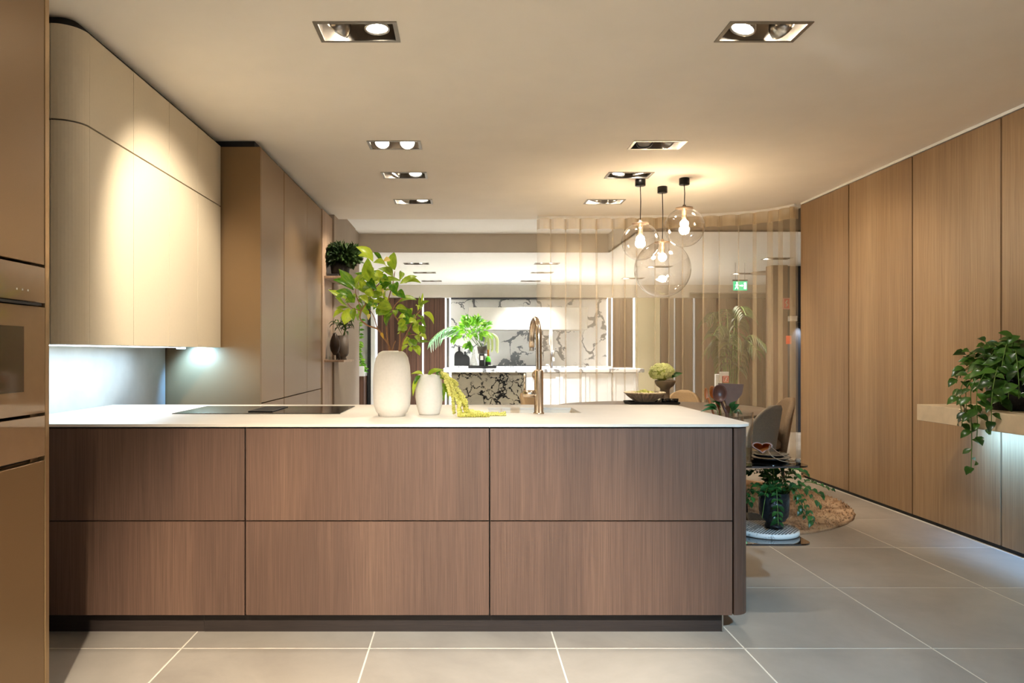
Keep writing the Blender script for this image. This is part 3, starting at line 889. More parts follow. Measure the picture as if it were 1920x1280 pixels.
# ------------------------------------------------------------------ open plant shelves beyond the tall units
os_ = thing('open_shelf_unit', 'pale wood wall unit with two shelves holding plants', 'shelf', (-1.4, 7.8, 0))
MB().box(-1.50, -1.44, 7.425, 7.978, 0.0, 2.74, 0.002).build('back_panel', M['shelfwood'], os_)
MB().box(-1.439, -1.205, 7.50, 8.2, 2.035, 2.06, 0.002).build('shelf', M['shelfwood'], os_)
MB().box(-1.439, -1.235, 7.50, 8.2, 1.165, 1.185, 0.002).build('shelf', M['shelfwood'], os_)

# ------------------------------------------------------------------ island
FY = 3.195                    # plane of the drawer fronts
xs_ = [-2.10, -0.962, 0.118, 1.193]
labs = ['left smoked oak island cabinet with two drawers, in the oven cabinet shadow', 'middle smoked oak island cabinet with two drawers', 'right smoked oak island cabinet with two drawers, next to the rounded corner']
for i in range(3):
    x0, x1 = xs_[i], xs_[i + 1]
    t = thing('drawer_cabinet', labs[i], 'cabinet', ((x0 + x1) / 2, 3.75, 0.095), 0, 'island drawer cabinets')
    MB().box(x0 + 0.001, x1 - 0.001, FY + 0.022, 4.30, 0.10, 0.928).build('carcass', M['black'], t) if i != 2 and i != 1 else None
    if i == 1:
        MB().box(x0 + 0.001, x1 - 0.001, FY + 0.022, 4.30, 0.10, 0.70).build('carcass', M['black'], t)
    if i == 2:
        MB().box(x0 + 0.001, x1 - 0.001, FY + 0.022, 4.30, 0.10, 0.70).build('carcass', M['black'], t)
    MB().box(x0 + 0.003, x1 - 0.003, FY, FY + 0.02, 0.5185, 0.925, 0.001).build('drawer', M['island'], t)
    MB().box(x0 + 0.003, x1 - 0.003, FY, FY + 0.02, 0.100, 0.5135, 0.001).build('drawer', M['island'], t)
    MB().box(x0 + 0.001, x1 - 0.001, FY + 0.0205, FY + 0.0215, 0.10, 0.93).build('gap_backing', M['black'], t)
ic = thing('island_corner_panel', 'rounded smoked oak end panel on the right corner of the island', 'panel', (1.24, 3.75, 0.095))
R_ = 0.075
XE = 1.275
arc = [(XE - R_ + R_ * math.sin(math.radians(90 * k / 10)), FY + R_ - R_ * math.cos(math.radians(90 * k / 10))) for k in range(11)]
arci = [(XE - R_ + (R_ - 0.02) * math.sin(math.radians(90 * k / 10)), FY + R_ - (R_ - 0.02) * math.cos(math.radians(90 * k / 10))) for k in range(11)]
MB().prism([(1.198, FY)] + arc + [(XE, 4.30), (XE - 0.02, 4.30)] + arci[::-1] + [(1.198, FY + 0.02)], 0.100, 0.925).build('curved_front', M['island'], ic)
MB().box(1.194, 1.20, FY + 0.021, 3.6, 0.10, 0.93).build('gap_backing', M['black'], ic)
pl = thing('island_plinth', 'dark recessed plinth under the island', 'plinth', (-0.4, 3.3, 0))
MB().box(-2.10, -1.17, FY + 0.075, FY + 0.09, 0.0, 0.097).build('board', M['islanddark'], pl)
MB().box(-1.1685, 1.17, FY + 0.073, FY + 0.088, 0.0, 0.097).build('board', M['islanddark'], pl)
MB().box(1.155, 1.17, FY + 0.09, 4.25, 0.0, 0.097).build('board', M['islanddark'], pl)
MB().box(1.1702, 1.176, FY + 0.071, FY + 0.085, 0.0, 0.097, 0.001).build('corner_trim', M['steel'], pl)
# counter top with the sink opening
CT, CB = 0.945, 0.933
CY0, CY1 = 3.18, 4.39
SX0, SX1, SY0, SY1 = 0.14, 0.622, 3.79, 4.15
ct = MB()
ct.prism(rounded(-2.125, SX0, CY0, CY1, (0, 0, 0, 0)), CB, CT)
ct.prism(rounded(SX0, SX1, CY0, SY0, (0, 0, 0, 0)), CB, CT)
ct.prism(rounded(SX0, SX1, SY1, CY1, (0, 0, 0, 0)), CB, CT)
ct.prism(rounded(SX1, 1.285, CY0, CY1, (0, 0.085, 0.085, 0)), CB, CT)
ct.solo('counter_top', M['counter'], 'thin cream ceramic counter top on the island', 'counter top')
sk = MB()
e = 0.006
sk.box(SX0 - e, SX0, SY0 - e, SY1 + e, 0.74, CB - 0.001); sk.box(SX1, SX1 + e, SY0 - e, SY1 + e, 0.74, CB - 0.001)
sk.box(SX0, SX1, SY0 - e, SY0, 0.74, CB - 0.001); sk.box(SX0, SX1, SY1, SY1 + e, 0.74, CB - 0.001)
sk.box(SX0 - e, SX1 + e, SY0 - e, SY1 + e, 0.734, 0.74)
sko = thing('sink', 'cream sink basin set into the island counter behind the tap', 'sink', (0.38, 3.97, 0.734))
sk.build('basin', M['sink'], sko)
MB().lathe([(0, 0.003), (0.035, 0.003), (0.04, 0.0)], 0.38, 3.97, 0.741, 20).build('drain', M['steel'], sko)
hb_ = thing('induction_hob', 'black glass induction hob flush in the counter with a centre vent', 'hob', (-1.06, 3.97, CT))
MB().box(-1.494, -0.63, 3.71, 4.23, CT + 0.0003, CT + 0.004, 0.001).build('glass_plate', M['blackgloss'], hb_)
vt = MB().box(-1.13, -1.0, 3.80, 4.14, CT + 0.0042, CT + 0.009, 0.002).build('vent_cover', M['blackmatt'], hb_)

# tap
FX, FYY = 0.390, 3.722
fa = thing('kitchen_tap', 'champagne steel kitchen tap with tall arched spout', 'tap', (FX, FYY, CT))
MB().lathe([(0, 0), (0.028, 0), (0.028, 0.006), (0.0235, 0.008), (0.0235, 0.222), (0.019, 0.228), (0.0, 0.228)], FX, FYY, CT + 0.0002, 28).build('body', M['champagne'], fa)
pts = [(FX, FYY, CT + 0.22)]
for k in range(0, 7):
    pts.append((FX, FYY, CT + 0.23 + 0.026 * k))
RA = 0.105
for k in range(1, 17):
    a = math.pi * k / 16
    pts.append((FX - 0.016 * (1 - math.cos(a)) / 2, FYY + RA * (1 - math.cos(a)), CT + 0.386 + RA * math.sin(a)))
pts.append((FX - 0.016, FYY + 2 * RA, CT + 0.345))
sp_ = MB().tube(pts, 0.0155, 20).build('spout', M['champagne'], fa)
MB().tube([(FX - 0.016, FYY + 2 * RA, CT + 0.346), (FX - 0.016, FYY + 2 * RA, CT + 0.325)], 0.0135, 16).build('nozzle', M['steel'], sp_)
ring = []
for k in range(25):
    a = 2 * math.pi * k / 24
    ring.append((FX - 0.002 + 0.025 * math.cos(a), FYY + 0.034, CT + 0.198 + 0.025 * math.sin(a)))
MB().tube(ring, 0.005, 10, cap=False).build('spout_holder', M['champagne'], fa)
lv = MB().tube([(FX - 0.015, FYY, CT + 0.104), (FX - 0.082, FYY, CT + 0.104)], 0.0185, 20).build('lever_base', M['champagne'], fa)
MB().tube([(FX - 0.073, FYY, CT + 0.118), (FX - 0.073, FYY, CT + 0.208)], 0.0042, 12).build('lever', M['champagne'], lv)

# ------------------------------------------------------------------ smoked glass shelves on the island end
sh = thing('glass_side_shelf', 'two smoked glass shelves on steel arms at the island end', 'shelf', (1.45, 3.7, 0))
for (z, xr) in ((0.71, 1.69), (0.333, 1.70)):
    so = MB().prism(rounded(XE + 0.002, xr, 3.505, 4.20, (0, 0.05, 0.05, 0), 6), z - 0.008, z).build('shelf', M['smoke'], sh)
    MB().prism(rounded(1.40, xr - 0.06, 3.503, 3.512, (0, 0, 0, 0)), z - 0.0085, z - 0.0012).build('edge_strip', M['darksteel'], so)
    arm = [(XE + 0.001, z - 0.065), (XE + 0.012, z - 0.045), (XE + 0.03, z - 0.03), (XE + 0.07, z - 0.022), (XE + 0.30, z - 0.014), (XE + 0.30, z - 0.009), (XE + 0.001, z - 0.009)]
    MB().xprism(arm, 3.54, 3.60, 'y').build('bracket', M['steel'], sh)
    MB().xprism(arm, 4.05, 4.11, 'y').build('bracket', M['steel'], sh)

# ------------------------------------------------------------------ floating stone shelf at the oak wall
fs_ = thing('floating_stone_shelf', 'thick cream limestone shelf floating on the oak wall', 'shelf', (3.2, 3.7, 0.81))
MB().box(3.0, XR - 0.001, 2.4, 4.78, 0.816, 0.922, 0.002).build('slab', M['stone'], fs_)
MB().box(3.28, 3.32, 2.5, 4.73, 0.810, 0.8155).build('light_strip', M['led_shelf'], fs_)
sl = light('shelf_lamp', 'AREA', (3.28, 3.64, 0.806), None, 9, BLUE, fs_, spread=2.4, shape='RECTANGLE', size=0.03, size_y=2.15)
sl.rotation_euler = (0, -0.75, 0)

# ------------------------------------------------------------------ globe pendants
def pendant(px, py_c, Y, gx, gy, r, label, power):
    top = P(px, py_c, Y)
    X = top.x
    gc = P(gx, gy, Y)
    gc.x = (gc.x + X) / 2
    X = gc.x
    t = thing('globe_pendant', label, 'pendant lamp', (X, Y, CEIL), 0, 'clear glass globe pendants over the dining table')
    MB().lathe([(0, 0), (0.043, 0), (0.045, -0.003), (0.045, -0.055), (0.042, -0.058), (0, -0.058)], X, Y, CEIL - 0.0005, 28).build('canopy', M['pendantblack'], t)
    ztop = gc.z + r * 0.985
    MB().tube([(X, Y, CEIL - 0.056), (X + 0.004, Y, (CEIL + ztop) / 2), (X, Y, ztop + 0.02)], 0.004, 8).build('cable', M['pendantblack'], t)
    prof = []
    for k in range(3, 33):
        a = math.pi * k / 32
        prof.append((r * math.sin(a), r * math.cos(a)))
    MB().lathe(prof, X, Y, gc.z, 48).build('globe', M['globe'], t)
    so = MB().lathe([(0, 0.035), (0.012, 0.03), (0.018, 0.012), (0.075, 0.004), (0.075, -0.004), (0.021, -0.006), (0.021, -0.10), (0, -0.10)], X, Y, ztop - 0.004, 24).build('socket', M['socket'], t)
    bo = MB().lathe([(0, -0.04), (0.016, -0.037), (0.031, -0.024), (0.038, -0.003), (0.034, 0.017), (0.02, 0.031), (0.014, 0.036), (0, 0.036)], X, Y, ztop - 0.138, 20).build('bulb', M['bulb'], t)
    light('bulb_lamp', 'POINT', (X, Y, ztop - 0.145), None, power, (1.0, 0.75, 0.48), t, shadow_soft_size=0.046)
    return t
pendant(1201, 336, 6.36, 1200, 453, 0.164, 'small clear glass globe pendant, left of the three', 10)
pendant(1242, 350, 6.64, 1242, 505, 0.255, 'largest and lowest clear glass globe pendant', 11)
pendant(1282, 334, 6.32, 1284, 426, 0.172, 'clear glass globe pendant hanging highest, on the right', 10)
# ------------------------------------------------------------------ leaves
def leaf_mesh(name, mat, curl=0.25, fold=0.18, peak=0.45, n=6, point=1.0, wave=0.0):
    """a leaf of unit length along +y and unit width along x, keel below"""
    vs_, fs = [], []
    for i in range(n + 1):
        u = i / n
        w = 0.5 * (math.sin(math.pi * u ** (math.log(0.5) / math.log(peak)))) ** point
        w = max(w, 0.004)
        z = curl * (u - u * u) * 1.6 - curl * u * u * 0.55
        fz = fold * w
        wv = wave * math.sin(u * 9.0)
        vs_ += [(-w, u, z + fz + wv), (0, u, z), (w, u, z + fz - wv)]
    for i in range(n):
        a = i * 3
        fs += [(a, a + 1, a + 4, a + 3), (a + 1, a + 2, a + 5, a + 4)]
    return MB().add(vs_, fs, True).mesh(name, mat)
def leaf(me, parent, base, tip, width, up=(0, 0, 1), roll=0.0, name='leaf'):
    base = Vector(base); d = Vector(tip) - base
    L = d.length
    d.normalize()
    up = Vector(up)
    s = d.cross(up)
    s = s.normalized() if s.length > 1e-4 else d.orthogonal().normalized()
    nrm = s.cross(d)
    if roll:
        q = Matrix.Rotation(roll, 3, d)
        s = q @ s; nrm = q @ nrm
    r = parent
    while r.parent is not None:
        r = r.parent
    o = bpy.data.objects.new(name, me)
    Mx = Matrix(((s.x * width, d.x * L, nrm.x * L, base.x - r.location.x), (s.y * width, d.y * L, nrm.y * L, base.y - r.location.y),
                 (s.z * width, d.z * L, nrm.z * L, base.z - r.location.z), (0, 0, 0, 1)))
    o.parent = parent
    o.matrix_basis = Mx
    COL.objects.link(o)
    return o
RN = random.Random(21)
def rv(a=1.0):
    return Vector((RN.uniform(-a, a), RN.uniform(-a, a), RN.uniform(-a, a)))

# ------------------------------------------------------------------ tall white vase with branches
VX, VY = -0.353, 3.60
VZ = CT
vp = [(0, 0.012), (0.060, 0.012), (0.062, 0.0), (0.066, 0.0), (0.068, 0.012), (0.078, 0.020), (0.090, 0.05), (0.0945, 0.11), (0.094, 0.19), (0.089, 0.25), (0.080, 0.29), (0.066, 0.313), (0.050, 0.322), (0.042, 0.324), (0.038, 0.318), (0.045, 0.30), (0.07, 0.27), (0.083, 0.19), (0.083, 0.08), (0.05, 0.02), (0, 0.02)]
MB().lathe(vp, VX, VY, VZ + 0.0005, 48).solo('vase', M['ceramic'], 'tall white bisque vase holding leafy branches on the island', 'vase')
SVX, SVY = -0.172, 3.69
vp2 = [(0, 0.008), (0.044, 0.008), (0.046, 0.0), (0.050, 0.0), (0.054, 0.008), (0.064, 0.04), (0.0715, 0.09), (0.070, 0.14), (0.062, 0.185), (0.054, 0.203), (0.050, 0.204), (0.050, 0.195), (0.060, 0.14), (0.060, 0.07), (0.03, 0.02), (0, 0.02)]
MB().lathe(vp2, SVX, SVY, VZ + 0.0005, 40).solo('vase', M['ceramic'], 'short white vase with a drooping yellow amaranth on the island', 'vase')

br = thing('leafy_branches', 'yellow-green leafy branches standing in the tall white vase', 'branches', (VX, VY, VZ + 0.02))
def Z1(zx, zy, y):
    return P(610 + zx / 8.53, 450 + zy / 8.53, y)
def limb(pts, r0, r1, ys, name='branch', parent=br, mat='bark'):
    q = [Z1(a, b, y) for (a, b), y in zip(pts, ys)]
    q = [Vector(p) for p in catmull([tuple(v) for v in q], 5)]
    m = len(q)
    return MB().tube(q, [1.45 * (r0 + (r1 - r0) * i / (m - 1)) for i in range(m)], 7).build(name, M[mat], parent)
limb([(1090, 2500), (1050, 1800), (920, 1540), (830, 1420), (680, 1365), (560, 1260), (575, 1130), (690, 960), (770, 800), (865, 690)], 0.0035, 0.0018, [3.60, 3.60, 3.59, 3.57, 3.56, 3.54, 3.54, 3.55, 3.57, 3.57])
limb([(575, 1130), (540, 1010), (490, 870), (485, 780)], 0.002, 0.0012, [3.54, 3.53, 3.52, 3.52])
limb([(575, 1130), (420, 1080), (350, 1000)], 0.002, 0.001, [3.54, 3.52, 3.5])
limb([(830, 1420), (780, 1230), (700, 1100)], 0.0022, 0.001, [3.57, 3.6, 3.62])
limb([(1100, 2500), (1020, 1780), (985, 1500), (975, 1300), (985, 1050), (1035, 850), (1080, 690), (1110, 500)], 0.0032, 0.0015, [3.61, 3.62, 3.63, 3.64, 3.64, 3.64, 3.63, 3.62])
limb([(1080, 2500), (1180, 1760), (1195, 1500), (1225, 1380), (1080, 1130), (1200, 950), (1230, 930)], 0.0035, 0.0015, [3.58, 3.57, 3.56, 3.56, 3.57, 3.58, 3.58])
limb([(1110, 2500), (1210, 1720), (1290, 1530), (1370, 1360), (1440, 1220), (1540, 1110)], 0.0032, 0.0013, [3.59, 3.58, 3.57, 3.56, 3.56, 3.56])
limb([(1290, 1530), (1420, 1510), (1520, 1580)], 0.0018, 0.001, [3.57, 3.55, 3.54])
limb([(1070, 1770), (1090, 1690), (1125, 1610)], 0.0022, 0.0015, [3.58, 3.57, 3.57])
lm = [leaf_mesh('leaf', M['leaf_main'], c, f, 0.48, 6, 0.9, w) for c, f, w in ((0.3, 0.25, 0.0), (0.15, 0.35, 0.02), (0.45, 0.2, 0.03), (-0.15, 0.3, 0.02))]
ly = leaf_mesh('leaf', M['leaf_yellow'], 0.3, 0.3, 0.45, 6, 0.9, 0.03)
L = [((765,350),(500,70),130),((680,290),(515,235),110),((790,690),(640,310),190),((925,340),(755,205),100),((975,430),(795,330),130),((1110,480),(1085,190),160),
((1085,605),(885,430),130),((480,780),(210,480),130),((450,800),(130,600),120),((505,770),(600,545),125),((700,700),(510,490),130),((350,950),(40,815),105),
((450,930),(175,790),115),((1190,700),(1530,660),140),((1010,650),(830,570),100),((350,1060),(150,930),125),((320,1130),(110,1220),100),((1050,700),(895,770),120),
((1120,680),(1110,840),140),((760,800),(520,790),110),((730,760),(690,915),120),((750,920),(880,825),110),((1040,800),(915,905),100),((1070,830),(1190,890),120),
((1160,820),(1265,915),110),((1170,1000),(1455,935),140),((1070,1090),(825,1050),160),((1060,1110),(840,1225),120),((1080,1160),(950,1360),145),((1120,1090),(1315,1110),140),
((1150,1110),(1425,1280),135),((380,1080),(300,1350),135),((570,1130),(690,1205),110),((520,900),(400,970),110),((620,880),(560,1010),100),((780,1000),(880,975),110),
((1540,1120),(1625,960),95),((1560,1160),(1750,1330),130),((1520,1100),(1500,910),35),((1555,1080),(1570,830),35),((1480,1130),(1455,1020),45),((1565,1180),(1610,1400),50),
((1290,1240),(1140,1235),90),((1290,1305),(1160,1340),110),((1300,1365),(1165,1440),125),((1390,1290),(1480,1420),100),((1420,1340),(1500,1500),110),((1500,1360),(1585,1500),100),
((1340,1320),(1450,1255),90),((1380,1500),(1310,1540),60),((1420,1540),(1530,1640),120),((1350,1580),(1450,1720),110),((1400,1680),(1520,1830),100),((1330,1680),(1220,1770),70),
((1340,1600),(1275,1600),60),((1350,1700),(1380,1785),60),((470,1080),(440,1280),90),((560,1180),(510,1290),100),((640,950),(800,1040),100),((720,900),(640,1060),90),((430,1000),(290,1010),80),
((1085,1120),(1130,1210),60),((690,640),(790,760),110),((860,690),(990,600),90),((900,700),(1190,620),90),((600,700),(740,800),100),((540,640),(640,780),110),((900,1000),(1000,1100),60),((1000,1000),(960,900),50),
((560,900),(680,1000),100),((500,960),(620,1080),100),((820,760),(900,900),80),((760,640),(870,560),110),((900,620),(830,470),110),((660,420),(760,600),120),((1440,1180),(1560,1260),60),((470,1000),(340,880),100)]
for i, (a, b, w) in enumerate(L):
    y0 = 3.58 + RN.uniform(-0.08, 0.08)
    A = Z1(a[0], a[1], y0); B = Z1(b[0], b[1], y0 + RN.uniform(-0.07, 0.05))
    leaf(lm[i % 4], br, A, B, w / 8.53 * 3.58 / FPX * 1.28, (RN.uniform(-0.4, 0.4), -0.75, 0.65), RN.uniform(-0.35, 0.35))
for k in range(50):
    a_ = RN.uniform(0, 2 * math.pi); q_ = math.sqrt(RN.uniform(0, 1))
    c_ = ((620, 900), (1050, 850), (1400, 1450))[0 if k < 24 else (1 if k < 38 else 2)]
    rx_ = 330 if k < 38 else 130
    bx0, by0 = c_[0] + rx_ * q_ * math.cos(a_), c_[1] + 280 * q_ * math.sin(a_)
    ln = RN.uniform(120, 220); an = a_ + RN.uniform(-0.9, 0.9)
    y0 = 3.62 + RN.uniform(-0.06, 0.1)
    leaf(lm[k % 4], br, Z1(bx0, by0, y0), Z1(bx0 + ln * math.cos(an), by0 + ln * math.sin(an), y0 + RN.uniform(-0.08, 0.08)), RN.uniform(75, 110) / 8.53 * 3.58 / FPX * 1.2, (RN.uniform(-0.5, 0.5), -0.6, 0.7), RN.uniform(-0.6, 0.6))
for (a, b, w) in (((1040,310),(930,330),90),((700,1180),(690,1270),60),((890,1480),(930,1570),50),((900,780),(930,840),50)):
    leaf(ly, br, Z1(a[0], a[1], 3.56), Z1(b[0], b[1], 3.54), w / 8.53 * 3.58 / FPX, (0, -1, 0.4))

# ------------------------------------------------------------------ amaranth in the short vase
am = thing('amaranth_stem', 'drooping yellow-green amaranth tassels spilling from the short white vase', 'flower', (SVX, SVY, VZ + 0.1))
def Z3(zx, zy, y):
    return P(760 + zx / 9.6, 670 + zy / 9.6, y)
aleaf = [leaf_mesh('leaf', M['leaf_main'], c, 0.25, 0.4, 6, 1.0, 0.0) for c in (0.35, 0.2)]
for i, (a, b, w) in enumerate((((320,305),(110,275),55),((270,320),(150,480),60),((240,330),(120,690),60),((400,310),(700,205),75),((420,320),(560,230),70),((560,300),(640,230),60),((650,440),(690,780),95),((690,440),(790,780),40),((700,560),(800,610),50),((600,320),(720,400),70))):
    y0 = 3.66 + RN.uniform(-0.03, 0.04)
    leaf(aleaf[i % 2], am, Z3(a[0], a[1], y0), Z3(b[0], b[1], y0 - 0.02), w / 9.6 * 3.66 / FPX * 1.3, (0, -0.8, 0.6))
MB().tube([(SVX, SVY, VZ + 0.06), (SVX + 0.01, SVY - 0.01, VZ + 0.17), Z3(560, 290, 3.66), Z3(720, 340, 3.64)], 0.004, 8).build('stem', M['greenstem'], am)
def tassel(ctl, ys, r0, name='tassel'):
    q = [Vector(p) for p in catmull([tuple(Z3(a, b, y)) for (a, b), y in zip(ctl, ys)], 9)]
    for p in q:
        p.z = max(p.z, VZ + r0 * 1.1)
    m = len(q)
    mb = MB().tube(q, [r0 * (1.0 - 0.35 * i / m) * (0.8 + 0.35 * ((i * 7) % 3) / 2) for i in range(m)], 7)
    for i, p in enumerate(q):
        for k in range(5):
            d = rv(1.0)
            d.normalize()
            rr = r0 * RN.uniform(0.4, 0.75)
            c_ = p + d * r0 * 0.95
            c_.z = max(c_.z, VZ + rr)
            mb.ball(c_, rr, 5, 4)
    return mb.build(name, M['amaranth'], am)
ts = [([(640,270),(760,340),(800,450),(880,640),(950,800),(1000,1000),(1150,1060)], [3.66,3.64,3.62,3.60,3.58,3.56,3.55]),
      ([(660,300),(790,380),(930,560),(1050,720),(1100,850),(1120,980),(1300,1020),(1450,1040)], [3.66,3.64,3.62,3.60,3.59,3.58,3.57,3.57]),
      ([(700,330),(850,430),(960,610),(1040,780),(1080,940),(1200,990),(1400,1010),(1600,1030),(1790,1000)], [3.66,3.64,3.62,3.61,3.60,3.60,3.61,3.62,3.63]),
      ([(680,320),(780,430),(870,600),(960,760),(980,940),(1010,1060),(1250,1130)], [3.64,3.62,3.60,3.58,3.56,3.54,3.52]),
      ([(740,360),(830,480),(860,640),(865,800),(868,980)], [3.62,3.60,3.59,3.58,3.58]),
      ([(760,380),(870,420),(930,490)], [3.63,3.62,3.62]),
      ([(720,400),(770,520),(810,680)], [3.62,3.61,3.60]),
      ([(1000,700),(1090,860),(1130,1000),(1180,1090),(1300,1110),(1480,1120)], [3.58,3.57,3.56,3.54,3.53,3.53]),
      ([(980,800),(960,960),(980,1080),(1080,1110)], [3.57,3.55,3.53,3.52]),
      ([(1100,900),(1060,1040),(1020,1110)], [3.57,3.54,3.52]),
      ([(1150,960),(1350,1000),(1550,1050),(1780,1040)], [3.60,3.60,3.60,3.60])]
for c_, y_ in ts:
    tassel(c_, y_, 0.0078)

# ------------------------------------------------------------------ things on the plant shelves at the far left
pu = thing('potted_plant', 'bushy dark plant in a black pot on the upper plant shelf', 'potted plant', (-1.31, 7.72, 2.061))
MB().lathe([(0, 0), (0.075, 0), (0.095, 0.05), (0.105, 0.15), (0.098, 0.15), (0.09, 0.10), (0, 0.10)], -1.31, 7.72, 2.0612, 24).build('pot', M['blackmatt'], pu)
def cloud(center, rad, n, lsize, sq=(1, 1, 1), down=0.0):
    mb = MB()
    for k in range(n):
        d = rv(1).normalized()
        p = Vector(center) + Vector((d.x * rad * sq[0], d.y * rad * sq[1], d.z * rad * sq[2])) * RN.uniform(0.25, 1.0)
        t = (d + rv(0.7)).normalized(); t.z -= down
        s = t.cross(rv(1)).normalized()
        l = lsize * RN.uniform(0.7, 1.3); w = l * 0.32
        nn = s.cross(t).normalized()
        mb.add([p, p + t * l * 0.5 + s * w + nn * w * 0.4, p + t * l, p + t * l * 0.5 - s * w + nn * w * 0.4], [(0, 1, 2), (0, 2, 3)])
    return mb
fo = cloud((-1.28, 7.72, 2.30), 0.19, 900, 0.065, (1.0, 0.8, 0.60)).build('foliage', M['leaf_dark'], pu)
fo['kind'] = 'stuff'
go = thing('potted_plant', 'spindly plant in a grey goblet pot on the lower plant shelf', 'potted plant', (-1.285, 7.75, 1.186))
MB().lathe([(0, 0), (0.04, 0), (0.04, 0.01), (0.03, 0.03), (0.05, 0.045), (0.062, 0.07), (0.064, 0.26), (0.058, 0.26), (0.055, 0.2), (0, 0.2)], -1.285, 7.75, 1.1862, 24).build('pot', M['potgrey'], go)
dk = [leaf_mesh('leaf', M['leaf_dark'], c, 0.2, 0.45, 4) for c in (0.3, 0.5)]
for k in range(7):
    top = Vector((-1.30 + RN.uniform(-0.12, 0.10), 7.74 + RN.uniform(-0.1, 0.1), 1.52 + RN.uniform(0, 0.22)))
    b0 = Vector((-1.285 + RN.uniform(-0.03, 0.03), 7.75, 1.40))
    st = MB().tube([b0, (b0 + top) / 2 + Vector((RN.uniform(-0.02, 0.02), 0, 0.02)), top], 0.003, 5).build('stem', M['greenstem'], go)
    for j in range(8):
        a = 2 * math.pi * j / 8 + RN.uniform(-.3, .3)
        p = b0.lerp(top, RN.uniform(0.55, 1.0))
        leaf(dk[j % 2], go, p, p + Vector((math.cos(a) * 0.085, math.sin(a) * 0.085, RN.uniform(-0.04, 0.05))), 0.03)
bd = thing('bird_sculpture', 'dark bronze bird-shaped sculpture on the lower plant shelf', 'sculpture', (-1.345, 7.60, 1.186))
MB().lathe([(0, 0.05), (0.02, 0.055), (0.045, 0.10), (0.055, 0.15), (0.050, 0.20), (0.034, 0.245), (0.022, 0.27), (0.014, 0.285), (0, 0.29)], -1.345, 7.60, 1.186, 20).build('body', M['bird'], bd)
MB().tube([(-1.325, 7.60, 1.19), (-1.33, 7.60, 1.25)], 0.007, 8).build('leg', M['bird'], bd)
MB().tube([(-1.30, 7.61, 1.187), (-1.315, 7.61, 1.24), (-1.335, 7.605, 1.30)], [0.012, 0.02, 0.012], 8).build('tail', M['bird'], bd)
MB().tube([(-1.345, 7.59, 1.465), (-1.365, 7.575, 1.462)], [0.008, 0.002], 8).build('beak', M['bird'], bd)
MB().box(-1.42, -1.30, 7.53, 7.60, 2.0605, 2.085, 0.002).solo('book', M['darksteel'], 'flat dark book on the upper plant shelf', 'book')

# ------------------------------------------------------------------ trailing plant on the stone shelf
TX, TYY, TZ = 3.24, 4.27, 0.9225
tp = thing('trailing_plant', 'trailing glossy plant in a black pot spilling over the stone shelf', 'potted plant', (TX, TYY, TZ))
MB().lathe([(0, 0), (0.10, 0), (0.125, 0.08), (0.13, 0.2), (0.122, 0.2), (0.11, 0.16), (0, 0.16)], TX, TYY, TZ, 28).build('pot', M['potblack'], tp)
tl = [leaf_mesh('leaf', M['leaf_trail'], c, f, 0.5, 4, 0.75) for c, f in ((0.25, 0.3), (0.1, 0.2), (0.4, 0.25))]
cnt = 0
def trail(pts, step, lsz, stemr=0.0025):
    global cnt
    q = [Vector(p) for p in catmull(pts, 8)]
    MB().tube(q, stemr, 5).build('vine', M['greenstem'], tp)
    d = 0.0
    side = 1
    for a, b in zip(q, q[1:]):
        d += (b - a).length
        if d >= step:
            d = 0
            t = (b - a).normalized()
            h = t.cross(Vector((0, 0, 1)))
            h = h.normalized() if h.length > .05 else Vector((1, 0, 0))
            h = (Matrix.Rotation(RN.uniform(-0.9, 0.9), 3, t) @ h) * side
            side = -side
            dr = (h + t * 0.5 + Vector((0, 0, RN.uniform(-0.35, 0.1)))).normalized()
            l = lsz * RN.uniform(0.75, 1.2)
            if b.x + dr.x * l > XR - 0.01: dr.x = -abs(dr.x)
            leaf(tl[cnt % 3], tp, b, b + dr * l, l * 0.62, (-0.35, -0.6, 0.7)); cnt += 1
rim = TZ + 0.2
for k in range(31):
    a = 2 * math.pi * k / 31 + RN.uniform(-0.1, 0.1)
    rr = RN.uniform(0.16, 0.30)
    ex, ey = TX + math.cos(a) * rr * 0.75, TYY + math.sin(a) * rr
    ex = min(ex, XR - 0.06)
    h = RN.uniform(0.05, 0.20)
    z_end = RN.uniform(TZ + 0.03, rim + 0.12)
    trail([(TX + math.cos(a) * 0.05, TYY + math.sin(a) * 0.05, rim - 0.02), (TX + (ex - TX) * 0.5, TYY + (ey - TYY) * 0.5, rim + h), (ex, ey, (rim + h) * 0.4 + z_end * 0.6), (ex + math.cos(a) * 0.02, ey + math.sin(a) * 0.02, z_end)], 0.036, 0.088)
for (xa, ya, zb, xb) in ((2.96, 4.20, 0.56, 2.955), (2.965, 4.16, 0.76, 2.96), (2.97, 4.05, 0.80, 2.96), (2.97, 4.30, 0.82, 2.97), (2.96, 4.24, 0.86, 2.95)):
    trail([(TX - 0.06, TYY, rim - 0.01), (TX - 0.16, (TYY + ya) / 2, rim + 0.06), (xa, ya, rim - 0.05), (xa - 0.01, ya, 0.95), (xb, ya, (0.95 + zb) / 2), (xb - 0.005, ya, zb)], 0.036, 0.072)
for (ex, ey, ez) in ((3.10, 4.30, 1.33), (3.16, 4.38, 1.30), (3.2, 4.2, 1.36), (3.27, 4.32, 1.35), (3.05, 4.22, 1.25)):
    trail([(TX, TYY, rim - 0.01), ((TX + ex) / 2, (TYY + ey) / 2, (rim + ez) / 2 + 0.02), (ex, ey, ez)], 0.028, 0.07)

